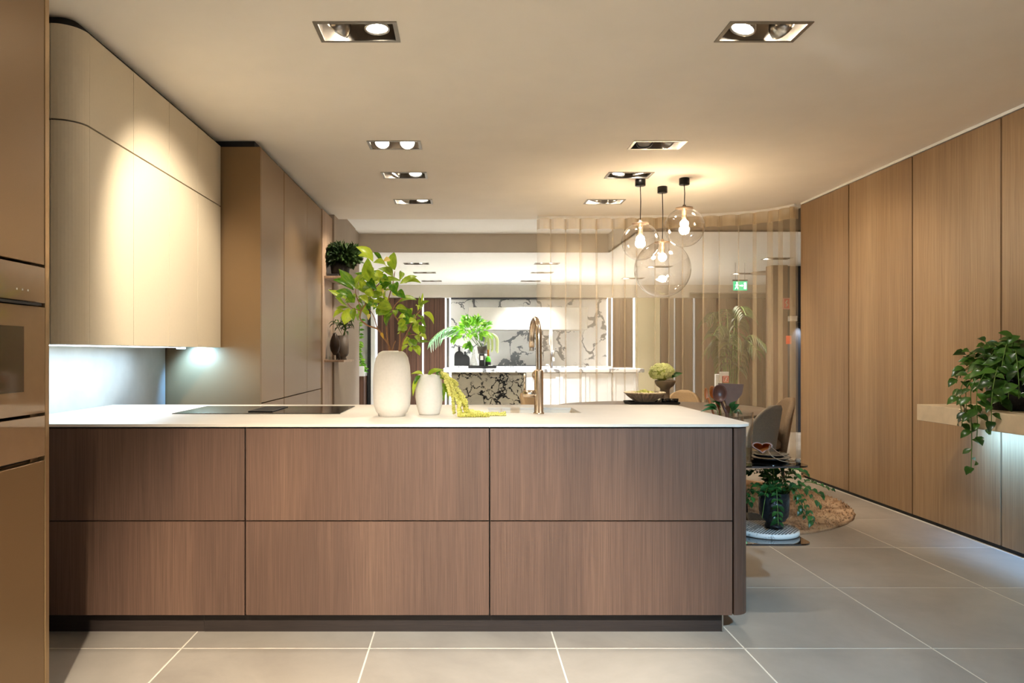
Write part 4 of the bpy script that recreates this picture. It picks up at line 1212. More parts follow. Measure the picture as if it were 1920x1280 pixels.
# ------------------------------------------------------------------ things on the glass side shelves
SZ1, SZ2 = 0.7102, 0.3332
tv = thing('marble_trivet', 'round grooved white marble board on the lower glass shelf', 'board', (1.565, 3.735, SZ2))
MB().lathe([(0, 0), (0.155, 0), (0.16, 0.004), (0.16, 0.022), (0.157, 0.025), (0, 0.025)], 1.565, 3.735, SZ2, 48).build('disc', M['whitemarble'], tv)
for k in range(-11, 12):
    u = k * 0.0132
    hw = math.sqrt(max(0, 0.152 ** 2 - u * u))
    if hw < 0.02: continue
    ca, sa = math.cos(0.9), math.sin(0.9)
    m_ = MB().box(-hw, hw, -0.0035, 0.0035, 0.0, 0.0016).xf(Matrix.Translation((1.565 - sa * u, 3.735 + ca * u, SZ2 + 0.0252)) @ Matrix.Rotation(0.9, 4, 'Z'))
    m_.build('groove', M['groove'], tv)
fp = thing('potted_plant', 'small-leaved green plant in a rough black pot on the marble board', 'potted plant', (1.60, 3.72, SZ2 + 0.027))
PZ = SZ2 + 0.0272
MB().lathe([(0, 0), (0.044, 0), (0.046, 0.012), (0.038, 0.03), (0.055, 0.042), (0.070, 0.065), (0.074, 0.10), (0.074, 0.185), (0.068, 0.185), (0.066, 0.15), (0, 0.15)], 1.60, 3.72, PZ, 36).build('pot', M['potblack'], fp)
fm = [leaf_mesh('leaf', M['leaf_fern'], c, 0.25, 0.5, 3, 0.8) for c in (0.2, 0.4)]
fc = 0
def frond(pts, step, ls):
    global fc
    q = [Vector(p) for p in catmull(pts, 8)]
    MB().tube(q, 0.0018, 5).build('stem', M['greenstem'], fp)
    d = 0
    for a, b in zip(q, q[1:]):
        d += (b - a).length
        if d >= step and fc < 295:
            d = 0
            t = (b - a).normalized()
            h = t.cross(Vector((0, 0, 1))); h = h.normalized() if h.length > .05 else Vector((1, 0, 0))
            for s in (-1, 1):
                dr = (h * s + t * 0.6 + rv(0.3)).normalized()
                l = ls * RN.uniform(0.75, 1.25)
                leaf(fm[fc % 2], fp, b, b + dr * l, l * 0.6, (0, -0.6, 0.8)); fc += 1
pr = PZ + 0.17
for (ex, ey, ez) in ((1.78, 3.62, 0.50), (1.83, 3.70, 0.53), (1.80, 3.78, 0.62), (1.72, 3.55, 0.42), (1.70, 3.60, 0.45), (1.57, 3.60, 0.40), (1.50, 3.60, 0.55), (1.44, 3.65, 0.50), (1.47, 3.75, 0.64), (1.52, 3.70, 0.66),
                     (1.58, 3.68, 0.66), (1.63, 3.72, 0.67), (1.68, 3.70, 0.65), (1.74, 3.74, 0.61), (1.42, 3.72, 0.44), (1.62, 3.85, 0.66), (1.54, 3.86, 0.62), (1.86, 3.66, 0.57), (1.48, 3.58, 0.44)):
    c0 = Vector((1.60 + (ex - 1.60) * 0.15, 3.72 + (ey - 3.72) * 0.15, pr - 0.01))
    mid = Vector((1.60 + (ex - 1.60) * 0.55, 3.72 + (ey - 3.72) * 0.55, min(0.66, max(pr + 0.05, ez + 0.03))))
    frond([c0, mid, (ex, ey, ez)], 0.020, 0.036)
# top shelf: glasses, utensils, boards
def tumbler(x, y, z, r0, r1, h, label, name='glass_vase'):
    t = thing(name, label, 'vase', (x, y, z))
    MB().lathe([(0, 0.008), (r0 - 0.004, 0.008), (r1 - 0.003, h), (r1, h), (r0, 0.0), (0, 0)], x, y, z, 28).build('wall', M['glass'], t)
    return t
tumbler(1.42, 3.64, SZ1, 0.032, 0.04, 0.25, 'tall clear glass vase at the island edge on the glass shelf')
tumbler(1.375, 3.82, SZ1, 0.05, 0.058, 0.235, 'clear glass jar holding wooden utensils on the glass shelf', 'glass_jar')
tumbler(1.345, 3.56, SZ1, 0.028, 0.034, 0.235, 'slim clear glass vase hidden behind the counter corner')
def spoon(name, label, pts, r, head, mat, cat='utensil'):
    t = thing(name, label, cat, pts[0])
    MB().tube(pts, r, 10).build('handle', M[mat], t)
    c, n_, rx, rz, th = head
    Mx = Matrix.Translation(c) @ Vector(n_).to_track_quat('Z', 'Y').to_matrix().to_4x4()
    m = MB().lathe([(0, -th), (0.5, -th * 0.85), (0.9, -th * 0.3), (1.0, 0), (0.93, 0.001), (0.75, -th * 0.35), (0, -th * 0.6)], n=24)
    m.v = [(p[0] * rx, p[1] * rz, p[2]) for p in m.v]
    m.xf(Mx).build('bowl', M[mat], t)
    return t
UB_ = SZ1 + 0.012
spoon('wooden_spoon', 'slim teak spoon leaning left in the utensil jar', [(1.365, 3.80, UB_), P(1339, 780, 3.79), P(1328, 745, 3.78)], 0.006, (P(1324, 738, 3.78), (0.25, -1, 0.1), 0.011, 0.032, 0.008), 'teak')
spoon('wooden_spatula', 'broad teak spatula behind the round rosewood ladle', [(1.375, 3.82, UB_), P(1350, 770, 3.81), P(1338, 740, 3.80)], 0.007, (P(1336, 735, 3.80), (0.1, -1, 0.2), 0.018, 0.034, 0.008), 'teak')
spoon('ladle', 'round rosewood ladle facing the room in the utensil jar', [(1.385, 3.78, UB_), P(1362, 775, 3.77), P(1352, 752, 3.775)], 0.007, (P(1350, 737, 3.755), (-0.05, -1, 0.1), 0.039, 0.046, 0.035), 'rosewood')
bo_ = thing('cooking_paddle', 'grey-brown flat paddle board standing in the utensil jar', 'board', (1.41, 3.84, UB_))
brd = [P(1347, 718, 3.84), P(1394, 720, 3.84), P(1391, 738, 3.84), P(1376, 757, 3.84), P(1372, 800, 3.84), P(1362, 800, 3.84), P(1361, 757, 3.84)]
MB().xprism([(p.x, p.z) for p in brd][::-1], 3.835, 3.848, 'y').build('blade', M['slate'], bo_)
gs = thing('leaf_sprigs', 'green leafy sprigs around the utensils in the glass jar', 'leaves', (1.38, 3.83, UB_))
gm = leaf_mesh('leaf', M['leaf_fern'], 0.3, 0.25, 0.45, 5)
for (a, b, w) in (((1345, 768), (1322, 758), 9), ((1345, 770), (1316, 768), 8), ((1350, 765), (1338, 750), 10), ((1372, 770), (1385, 757), 14), ((1375, 772), (1392, 775), 14), ((1370, 765), (1378, 752), 10)):
    leaf(gm, gs, P(a[0], a[1], 3.79), P(b[0], b[1], 3.76), w * 3.8 / FPX, (0, -0.7, 0.7))
    MB().tube([(1.385, 3.81, UB_ + 0.01), P(a[0], a[1], 3.79)], 0.0015, 5).build('stem', M['greenstem'], gs)
def dish(x, y, z, r, h, label, mat='blackgloss'):
    return MB().lathe([(0, 0), (r * 0.7, 0), (r, h), (r * 0.96, h), (r * 0.68, h * 0.35), (0, h * 0.3)], x, y, z, 32).solo('dish', M[mat], label, 'dish', 'stacked black dishes on the glass shelf')
dish(1.575, 3.72, SZ1, 0.105, 0.016, 'lower black dish of the stack on the upper glass shelf')
dish(1.575, 3.72, SZ1 + 0.0165, 0.095, 0.016, 'upper black dish of the stack under the leather pouch')
hp = thing('leather_pouch', 'heart-shaped open brown leather pouch with a cord on the black dishes', 'pouch', (1.50, 3.72, SZ1 + 0.033))
outer, inner = [], []
for k in range(28):
    a = 2 * math.pi * k / 28
    s_ = math.sin(a); hx = 16 * s_ ** 3; hz = 13 * math.cos(a) - 5 * math.cos(2 * a) - 2 * math.cos(3 * a) - math.cos(4 * a)
    outer.append((hx / 17 * 0.053, hz / 17 * 0.034)); inner.append((hx / 17 * 0.045, hz / 17 * 0.027))
def loft(o, y0, y1, sc):
    n = len(o)
    v = [(p[0], y0, p[1]) for p in o] + [(p[0] * sc, y1, p[1] * sc + 0.022) for p in o]
    return MB().add(v, [(i, (i + 1) % n, n + (i + 1) % n, n + i) for i in range(n)], True)
Mh = Matrix.Translation((1.515, 3.66, SZ1 + 0.073)) @ Matrix.Rotation(-0.25, 4, 'Z') @ Matrix.Rotation(math.radians(-18), 4, 'X')
m1 = loft(outer, 0, 0.12, 0.75)
nn_ = len(outer)
m1.add([(p[0], 0, p[1]) for p in outer] + [(p[0], 0, p[1]) for p in inner], [(i, (i + 1) % nn_, nn_ + (i + 1) % nn_, nn_ + i) for i in range(nn_)])
m1.xf(Mh).build('shell', M['leather'], hp)
m2 = loft(inner, 0, 0.11, 0.7); m2.f.append(tuple(nn_ + i for i in range(nn_))); m2.s.append(False)
m2.xf(Mh).build('lining', M['leatherin'], hp)
MB().tube([Vector(p) for p in catmull([(1.535, 3.62, SZ1 + 0.085), (1.525, 3.60, SZ1 + 0.05), (1.56, 3.585, SZ1 + 0.02), (1.62, 3.58, SZ1 + 0.006), (1.655, 3.58, SZ1 + 0.01)], 8)], 0.002, 8).build('cord', M['cord'], hp)
MB().tube([Vector(p) for p in catmull([(1.545, 3.64, SZ1 + 0.08), (1.60, 3.61, SZ1 + 0.035), (1.655, 3.58, SZ1 + 0.012)], 8)], 0.0015, 8).build('cord', M['cord'], hp)
MB().ball((1.658, 3.58, SZ1 + 0.016), 0.014, 12, 8, 0.9).build('knot', M['cord'], hp)

# ------------------------------------------------------------------ rug, table, chairs
rg = thing('round_rug', 'round shaggy beige rug under the dining table', 'rug', (1.93, 6.2, 0))
MB().lathe([(0, 0.018), (0.4, 0.02), (0.8, 0.018), (1.2, 0.02), (1.245, 0.016), (1.26, 0.001), (0, 0.001)], 1.93, 6.2, 0, 96, rfun=lambda r_, z, a: r_ * (1 + 0.003 * math.sin(37 * a) + 0.002 * math.sin(91 * a))).build('base', M['rug'], rg)
pile = MB()
for k in range(9000):
    a = RN.uniform(0, 2 * math.pi); rr = 1.25 * math.sqrt(RN.uniform(0, 1))
    x, y = 1.93 + rr * math.cos(a), 6.2 + rr * math.sin(a)
    if y > 6.6: continue
    b = RN.uniform(0, 2 * math.pi); dx, dy = math.cos(b) * 0.007, math.sin(b) * 0.007
    pile.add([(x - dx, y - dy, 0.016), (x + dx, y + dy, 0.016), (x + RN.uniform(-.015, .015), y + RN.uniform(-.015, .015), 0.034)], [(0, 1, 2)])
po = pile.build('pile', M['rug'], rg); po['kind'] = 'stuff'
TBX, TBY, TBZ = 1.75, 6.45, 0.77
RZ = 0.036
tb = thing('dining_table', 'round dark taupe dining table on the rug behind the island', 'table', (TBX, TBY, RZ))
MB().lathe([(0, -0.03), (0.90, -0.03), (0.945, -0.012), (0.95, -0.003), (0.945, 0.0), (0, 0.0)], TBX, TBY, TBZ, 72).build('tabletop', M['tabletop'], tb)
MB().lathe([(0, 0), (0.36, 0), (0.36, 0.02), (0.12, 0.05), (0.10, 0.40), (0.16, TBZ - 0.03 - RZ), (0, TBZ - 0.03 - RZ)], TBX, TBY, RZ, 40).build('pedestal', M['tabletop'], tb)
def chair(x, y, face, mat, label, z=RZ):
    t = thing('dining_chair', label, 'chair', (x, y, z), math.atan2(face[1], face[0]) - math.pi / 2, 'upholstered shell chairs around the dining table')
    # local: seat centre at the origin, the sitter faces +y
    m = MB()
    nu, nv = 20, 14
    def shell(off):
        out = []
        for j in range(nv + 1):
            v = j / nv
            zz = 0.36 + 0.47 * v
            hw = 0.23 * (1 - (abs(v - 0.46) / 0.55) ** 2.2) ** 0.5 if abs(v - 0.46) < 0.55 else 0.0
            hw = max(hw, 0.01)
            for i in range(nu + 1):
                u = -1 + 2 * i / nu
                ang = u * hw / 0.23 * 0.8
                rr = 0.26 + off
                out.append((rr * math.sin(ang), -rr * math.cos(ang) + 0.04 - 0.08 * v, zz))
        return out
    a, b = shell(0.022), shell(-0.022)
    n1 = len(a)
    fs = []
    W = nu + 1
    for j in range(nv):
        for i in range(nu):
            k = j * W + i
            fs.append((k, k + 1, k + W + 1, k + W)); fs.append((n1 + k, n1 + k + W, n1 + k + W + 1, n1 + k + 1))
    for i in range(nu):
        fs.append((i, n1 + i, n1 + i + 1, i + 1)); k = nv * W + i; fs.append((k, k + 1, n1 + k + 1, n1 + k))
    for j in range(nv):
        k = j * W; fs.append((k, k + W, n1 + k + W, n1 + k)); k = j * W + nu; fs.append((k, n1 + k, n1 + k + W, k + W))
    m.add(a + b, fs, True).build('backrest', M[mat], t, True)
    MB().lathe([(0, 0.39), (0.2, 0.39), (0.235, 0.41), (0.24, 0.44), (0.22, 0.465), (0, 0.475)], 0, 0.03, 0, 32, rfun=lambda r_, z, a_: r_ * (1 + 0.05 * math.cos(2 * a_))).build('seat', M[mat], t, True)
    for sx in (-1, 1):
        for sy in (-1, 1):
            MB().tube([(sx * 0.15, 0.02 + sy * 0.14, 0.395), (sx * 0.21, 0.02 + sy * 0.21, 0.0)], [0.014, 0.010], 10).build('leg', M['pendantblack'], t, True)
    return t
def to_tab(x, y):
    return (TBX - x, TBY - y)
chair(2.16, 5.66, (-0.62, 0.78), 'fabric', 'light grey woven shell chair nearest the glass side shelf')
chair(2.58, 6.36, (-1, 0.02), 'fabricbrown', 'brown woven shell chair nearest the oak wall')
chair(0.86, 6.98, to_tab(0.86, 6.98), 'fabrictan', 'tan shell chair seen just right of the tap')
chair(2.22, 7.42, to_tab(2.22, 7.42), 'fabrictan', 'tan shell chair behind the hydrangea, near the curtain')

# things on the table
tz = TBZ + 0.0005
ty_ = 6.98
tr_ = thing('serving_tray', 'black tray on the dining table under the pleated bowl', 'tray', (1.80, ty_, tz))
tc_ = (P(1221, 757, ty_).x, ty_)
MB().prism(rounded(tc_[0] - 0.235, tc_[0] + 0.235, ty_ - 0.15, ty_ + 0.15, (0.03,) * 4), tz, tz + 0.008).build('base', M['blackmatt'], tr_)
for (a, b, c_, d) in ((-0.235, 0.235, -0.15, -0.143), (-0.235, 0.235, 0.143, 0.15), (-0.235, -0.228, -0.143, 0.143), (0.228, 0.235, -0.143, 0.143)):
    MB().box(tc_[0] + a, tc_[0] + b, ty_ + c_, ty_ + d, tz + 0.008, tz + 0.024).build('rim', M['blackmatt'], tr_)
bx_ = P(1206, 740, ty_).x
by_ = ty_ - 0.055
pb = thing('pleated_bowl', 'grey pleated clay bowl with cream rim on the black tray', 'bowl', (bx_, by_, tz + 0.0085))
def pleat(r_, z, a):
    return r_ * (1 + 0.11 * math.sin(26 * a) * min(1, z / 0.05))
z0 = tz + 0.0085
MB().lathe([(0, 0.0), (0.07, 0.0), (0.10, 0.025), (0.15, 0.07), (0.168, 0.098), (0.155, 0.09), (0.09, 0.03), (0, 0.02)], bx_, by_, z0, 208, rfun=pleat).build('wall', M['pleat'], pb)
MB().lathe([(0.163, 0.088), (0.180, 0.100), (0.172, 0.110), (0.156, 0.098), (0.163, 0.088)], bx_, by_, z0, 208, rfun=pleat).build('rim', M['pleatrim'], pb)
for k in range(11):
    a = 2.4 * k; rr = 0.030 * math.sqrt(k)
    o = MB().ball((0, 0, 0), 0.028, 14, 10, 1.0)
    o.v = [(p[0] + bx_ + rr * math.cos(a), p[1] + by_ + rr * math.sin(a), p[2] + z0 + 0.078 + 0.03 * (1 - rr / 0.11)) for p in o.v]
    o.solo('lime', M['lime'], 'pale green lime in the pleated bowl on the table', 'fruit', 'limes in the pleated bowl')
vx_ = P(1247, 740, ty_ + 0.06).x
pv = MB().lathe([(0, 0), (0.075, 0), (0.075, 0.006), (0.045, 0.03), (0.042, 0.12), (0.05, 0.138), (0.085, 0.165), (0.10, 0.205), (0.098, 0.215), (0.09, 0.2), (0.05, 0.16), (0, 0.155)], vx_, ty_ + 0.06, tz + 0.0085, 40).solo('pedestal_vase', M['vasebrown'], 'taupe pedestal bowl vase with hydrangea on the black tray', 'vase')
hy = thing('hydrangea', 'pale green hydrangea head in the taupe pedestal vase', 'flower', (vx_ - 0.03, ty_ + 0.05, tz + 0.20))
hc = P(1241, 698, ty_ + 0.05)
hm = MB()
for k in range(330):
    d = rv(1).normalized()
    if d.z < -0.55: continue
    p = Vector((hc.x + d.x * 0.118, hc.y + d.y * 0.11, hc.z + d.z * 0.088)) * 1.0
    p = hc + (p - hc) * RN.uniform(0.85, 1.04)
    u = d.orthogonal().normalized(); w = d.cross(u)
    ph = RN.uniform(0, 1.6)
    for q in range(4):
        a = ph + q * math.pi / 2
        e1 = u * math.cos(a) + w * math.sin(a); e2 = u * math.cos(a + 0.785) + w * math.sin(a + 0.785); e3 = u * math.cos(a - 0.785) + w * math.sin(a - 0.785)
        s_ = 0.022
        hm.add([p, p + e3 * s_ * 0.75 + d * 0.005, p + e1 * s_ + d * 0.001, p + e2 * s_ * 0.75 + d * 0.005], [(0, 1, 2, 3)])
ho = hm.build('petals', M['hydrangea'], hy); ho['kind'] = 'stuff'
MB().ball(hc, 0.10, 20, 14, 0.78).build('core', M['petalcore'], hy)
MB().tube([(vx_, ty_ + 0.06, tz + 0.18), hc], 0.006, 8).build('stem', M['greenstem'], hy)
leaf(gm, hy, P(1259, 708, ty_), P(1279, 698, ty_ - 0.02), 0.05, (0, -0.8, 0.6))
for i, (px, dy) in enumerate(((1245, -0.11), (1252, -0.055), (1260, -0.10), (1267, -0.07))):
    x = P(px, 752, ty_ + dy).x
    MB().lathe([(0, 0), (0.022, 0), (0.027, 0.045), (0.025, 0.045), (0.02, 0.006), (0, 0.006)], x, ty_ + dy, tz + 0.0085, 20).solo('cup', M['blackgloss'], ['small black cup on the tray, next to the pleated bowl', 'second small black cup from the pleated bowl on the tray', 'third small black cup from the pleated bowl on the tray', 'small black cup at the right end of the tray'][i], 'cup', 'small black cups on the tray')
# ------------------------------------------------------------------ the kitchen beyond
mw = thing('marble_wall_panel', 'white veined marble wall behind the far kitchen', 'wall panel', (1.3, YF, 0))
for (a, b) in ((-0.24, 0.12), (0.122, 2.45), (2.452, 2.94)):
    MB().box(a, b, YF, YF + 0.03, 0.0, 2.36, 0.001).build('slab', M['whitemarble'], mw)
MB().box(-0.24, 2.94, YF - 0.06, YF + 0.03, 2.362, 2.388).build('top_profile', M['darksteel'], mw)
hd = thing('cooker_hood', 'cream box cooker hood on the far marble wall', 'cooker hood', (1.28, 14.4, 1.70))
MB().box(0.11, 2.45, 14.22, YF - 0.002, 1.72, 2.16, 0.004).build('box', M['hood'], hd)
MB().box(0.2, 2.36, 14.3, 14.7, 1.712, 1.7195).build('filter', M['steel'], hd)
bc = thing('back_counter', 'white marble back counter below the cooker hood', 'counter', (1.3, 14.5, 0))
MB().box(-0.24, 2.94, 14.2, YF - 0.002, 0.96, 1.0, 0.003).build('top', M['whitemarble'], bc)
for k in range(4):
    MB().box(-0.22 + 0.79 * k, 0.56 + 0.79 * k, 14.24, YF - 0.01, 0.1, 0.958, 0.002).build('cabinet', M['white'], bc)
MB().box(0.68, 1.75, 14.27, 14.7, 1.0005, 1.012, 0.002).solo('far_hob', M['blackmatt'], 'thin black hob on the far back counter', 'hob')
def arched_board(px, pyt, pyb, w, y, label):
    b = P(px, pyb, y); x = b.x; z0 = 1.0005
    h = (pyb - pyt) * y / FPX
    o = [(x - w / 2, z0), (x + w / 2, z0)]
    for k in range(13):
        a = math.pi * k / 12
        o.append((x + w / 2 * math.cos(a), z0 + h * 0.72 - w / 2 + w / 2 * math.sin(a) * 1.0 + 0.02))
    t = thing('serving_board', label, 'board', (x, y, z0), 0, 'dark serving boards leaning on the far wall')
    MB().xprism(o, y, y + 0.02, 'y').build('blade', M['blackmatt'], t)
    MB().box(x - 0.02, x + 0.02, y, y + 0.02, z0 + h * 0.70, z0 + h, 0.004).build('handle', M['blackmatt'], t)
arched_board(861, 650, 686, 0.20, YF - 0.07, 'taller dark arched serving board against the far marble wall')
arched_board(872, 659, 686, 0.19, YF - 0.12, 'shorter dark arched serving board in front of the taller one')

IY = 12.1
fi = thing('far_island', 'far kitchen island with marble top, dark-veined block and white doors', 'island', (1.4, 12.6, 0))
MB().box(-0.33, 3.03, IY - 0.03, 13.1, 0.935, 1.0, 0.012, 2).build('top', M['whitemarble'], fi)
MB().box(-0.19, 1.05, IY, 13.05, 0.0, 0.934, 0.002).build('marble_block', M['darkmarble'], fi)
MB().box(1.055, 2.95, IY + 0.05, 13.05, 0.0, 0.934).build('carcass', M['white'], fi)
MB().box(1.06, 1.17, IY + 0.02, IY + 0.05, 0.02, 0.93, 0.002).build('pilaster', M['white'], fi)
dw = (2.93 - 1.18) / 4
for k in range(4):
    x0 = 1.18 + dw * k + 0.004; x1 = 1.18 + dw * (k + 1) - 0.004
    d = MB().box(x0, x1, IY + 0.03, IY + 0.049, 0.06, 0.925, 0.002).build('door', M['white'], fi)
    for (a, b, c_, e_) in ((x0, x0 + 0.06, 0.06, 0.925), (x1 - 0.06, x1, 0.06, 0.925), (x0 + 0.06, x1 - 0.06, 0.865, 0.925), (x0 + 0.06, x1 - 0.06, 0.06, 0.12)):
        MB().box(a, b, IY + 0.012, IY + 0.03, c_, e_, 0.002).build('frame', M['white'], d)
# tray with vase, bottles
ty2 = 12.35
tt = MB().prism(rounded(P(878, 690, ty2).x, P(930, 690, ty2).x, ty2 - 0.16, ty2 + 0.16, (0.03,) * 4), 1.0005, 1.012)
tx0, tx1 = P(878, 690, ty2).x, P(930, 690, ty2).x
for (a, b, c_, d_) in ((tx0, tx1, ty2 - 0.16, ty2 - 0.15), (tx0, tx1, ty2 + 0.15, ty2 + 0.16), (tx0, tx0 + 0.01, ty2 - 0.15, ty2 + 0.15), (tx1 - 0.01, tx1, ty2 - 0.15, ty2 + 0.15)):
    tt.box(a, b, c_, d_, 1.012, 1.045)
tt.solo('serving_tray', M['blackmatt'], 'black tray with bottles and pot on the far island', 'tray')
zt = 1.0125
x = P(905, 680, ty2).x
fv = thing('pot_on_stand', 'dark grey pot on a pale stand on the far island tray', 'pot', (x, ty2, zt))
MB().lathe([(0, 0), (0.04, 0), (0.05, 0.10), (0.095, 0.16), (0.10, 0.20), (0.06, 0.235), (0, 0.235)], x, ty2 + 0.06, zt, 24).build('stand', M['white'], fv)
MB().lathe([(0, 0.236), (0.075, 0.236), (0.095, 0.36), (0.088, 0.36), (0.07, 0.30), (0, 0.30)], x, ty2 + 0.06, zt, 24).build('pot', M['potgrey'], fv)
pk = thing('dark_carton', 'dark carton with pale label standing on the far island tray', 'carton', (P(903, 670, ty2).x, ty2 - 0.07, zt))
cx_ = P(903, 670, ty2).x
MB().box(cx_ - 0.045, cx_ + 0.045, ty2 - 0.13, ty2 - 0.06, zt, zt + 0.235, 0.003).build('box', M['blackmatt'], pk)
MB().box(cx_ - 0.025, cx_ + 0.025, ty2 - 0.1325, ty2 - 0.1305, zt + 0.13, zt + 0.20).build('label', M['paper'], pk)
bt = thing('champagne_bottle', 'green champagne bottle with gold foil on the far island tray', 'bottle', (P(915, 680, ty2).x, ty2 - 0.05, zt))
bx2 = P(915, 680, ty2).x
MB().lathe([(0, 0), (0.046, 0), (0.048, 0.02), (0.048, 0.12), (0.036, 0.165), (0.02, 0.20), (0, 0.20)], bx2, ty2 - 0.05, zt, 24).build('glass_body', M['bottle'], bt)
MB().lathe([(0.022, 0.19), (0.017, 0.25), (0.017, 0.295), (0.014, 0.305), (0, 0.305)], bx2, ty2 - 0.05, zt, 20).build('foil', M['gold'], bt)
MB().lathe([(0.0486, 0.035), (0.0486, 0.10)], bx2, ty2 - 0.05, zt, 24).build('label', M['blackmatt'], bt)
MB().box(bx2 + 0.0, bx2 + 0.075, ty2 - 0.13, ty2 - 0.11, zt, zt + 0.045, 0.003).solo('card', M['paper'], 'small pale card in front of the champagne bottle', 'card')
dx_ = P(888, 680, ty2).x
MB().lathe([(0, 0), (0.075, 0), (0.07, 0.05), (0.03, 0.20), (0.02, 0.28), (0.026, 0.31), (0.022, 0.31), (0.016, 0.28), (0.026, 0.2), (0.06, 0.05), (0, 0.02)], dx_, ty2, zt, 36, rfun=lambda r_, z, a: r_ * (1 + 0.05 * math.sin(14 * a))).solo('ribbed_carafe', M['glass'], 'ribbed clear glass carafe on the far island tray', 'carafe')
fb = thing('leaf_bouquet', 'large bright green leafy bouquet in the grey pot on the far island', 'bouquet', (x, ty2 + 0.06, zt + 0.30))
fml = [leaf_mesh('leaf', M['leaf_far'], c_, 0.25, 0.5, 4, 0.85) for c_ in (0.2, 0.4)]
for k in range(170):
    a = RN.uniform(0, 2 * math.pi); e_ = RN.uniform(-0.5, 1.2)
    c0 = P(887, 622, ty2 + 0.05)
    d = Vector((math.cos(a) * math.cos(e_), math.sin(a) * math.cos(e_), math.sin(e_)))
    rr = RN.uniform(0.45, 1.0)
    p = c0 + Vector((d.x * 0.30, d.y * 0.22, d.z * 0.22)) * rr
    leaf(fml[k % 2], fb, p, p + (d + rv(0.6)).normalized() * RN.uniform(0.09, 0.15), 0.055, (0, -0.7, 0.7), RN.uniform(-.5, .5))
for k in range(7):
    a = 2 * math.pi * k / 7
    c0 = P(887, 622, ty2 + 0.05)
    MB().tube([(x, ty2 + 0.06, zt + 0.30), ((x + c0.x) / 2 + 0.05 * math.cos(a), ty2 + 0.06, zt + 0.42), c0 + Vector((0.18 * math.cos(a), 0.12 * math.sin(a), 0.06))], 0.005, 6).build('stem', M['greenstem'], fb)
for (a, b) in (((878, 640), (886, 655)), ((880, 645), (870, 652)), ((852, 622), (840, 630)), ((852, 630), (848, 642))):
    for j in range(4):
        p = P(a[0] + RN.uniform(-5, 5), a[1] + RN.uniform(-5, 5), ty2)
        leaf(fml[j % 2], fb, p, P(b[0] + RN.uniform(-4, 4), b[1] + RN.uniform(-4, 6), ty2), 0.06, (0, -0.9, 0.3))
# palm frond to the left and amaranth to the right of the bouquet
pf = thing('palm_frond', 'arching pale green palm frond left of the far bouquet', 'palm leaf', (x, ty2 + 0.06, zt + 0.31))
rach = [Vector(p) for p in catmull([tuple(P(905, 650, ty2 + 0.06)), tuple(P(880, 622, ty2)), tuple(P(850, 612, ty2 - 0.02)), tuple(P(825, 622, ty2 - 0.04)), tuple(P(806, 640, ty2 - 0.06))], 8)]
MB().tube(rach, 0.006, 6).build('rib', M['greenstem'], pf)
pm = leaf_mesh('leaflet', M['palm'], -0.25, 0.3, 0.35, 5, 0.9)
for i in range(11, len(rach), 2):
    for s in (-1, 1):
        b = rach[i]
        t_ = (rach[i] - rach[i - 1]).normalized()
        dn = Vector((t_.z, 0, -t_.x)); dn = dn if dn.z < 0 else -dn
        d = (t_ * 0.75 + dn * (0.75 if s > 0 else 0.25) + Vector((0, -0.15 * s, -0.15))).normalized()
        l = 0.36 * (1.15 - 0.6 * (i - 11) / (len(rach) - 11)) * (1.0 if s > 0 else 0.75)
        leaf(pm, pf, b, b + d * l, 0.022, (0.2, -1, 0.2), 0, 'leaflet')
fa2 = thing('far_amaranth', 'pale hanging amaranth tassels right of the far bouquet', 'flower', (x, ty2 + 0.06, zt + 0.31))
for k in range(12):
    px = RN.uniform(913, 934)
    q = [P(908, 648, ty2 + 0.04), P((908 + px) / 2, 628 + RN.uniform(-3, 5), ty2), P(px, 632 + RN.uniform(0, 6), ty2 - 0.02), P(px + 1, 655, ty2 - 0.02), P(px, 658 + RN.uniform(-12, 8), ty2 - 0.02)]
    MB().tube([Vector(p) for p in catmull([tuple(p) for p in q], 5)], [0.006] * 6 + [0.014] * 15, 6).build('tassel', M['hydrangea'], fa2)
# far tap
tx_ = P(1034, 690, 12.5).x
ft = thing('far_tap', 'spring hose tap with white coil on the far island', 'tap', (tx_, 12.5, 1.0))
MB().tube([(tx_, 12.5, 1.0), (tx_, 12.5, 1.28)], 0.02, 12).build('body', M['darksteel'], ft)
pts = [(tx_, 12.5, 1.28), (tx_, 12.5, 1.55)] + [(tx_ , 12.5 + 0.09 * (1 - math.cos(math.pi * k / 8)), 1.57 + 0.09 * math.sin(math.pi * k / 8)) for k in range(9)] + [(tx_, 12.68, 1.40)]
MB().tube(pts, 0.022, 12).build('spring_hose', M['white'], ft)
MB().tube([(tx_ + 0.03, 12.5, 1.12), (tx_ + 0.03, 12.5, 1.30)], 0.025, 12).build('grip', M['steel'], ft)
MB().tube([(tx_ - 0.02, 12.5, 1.05), (tx_ - 0.10, 12.5, 1.06)], 0.012, 10).build('lever', M['steel'], ft)
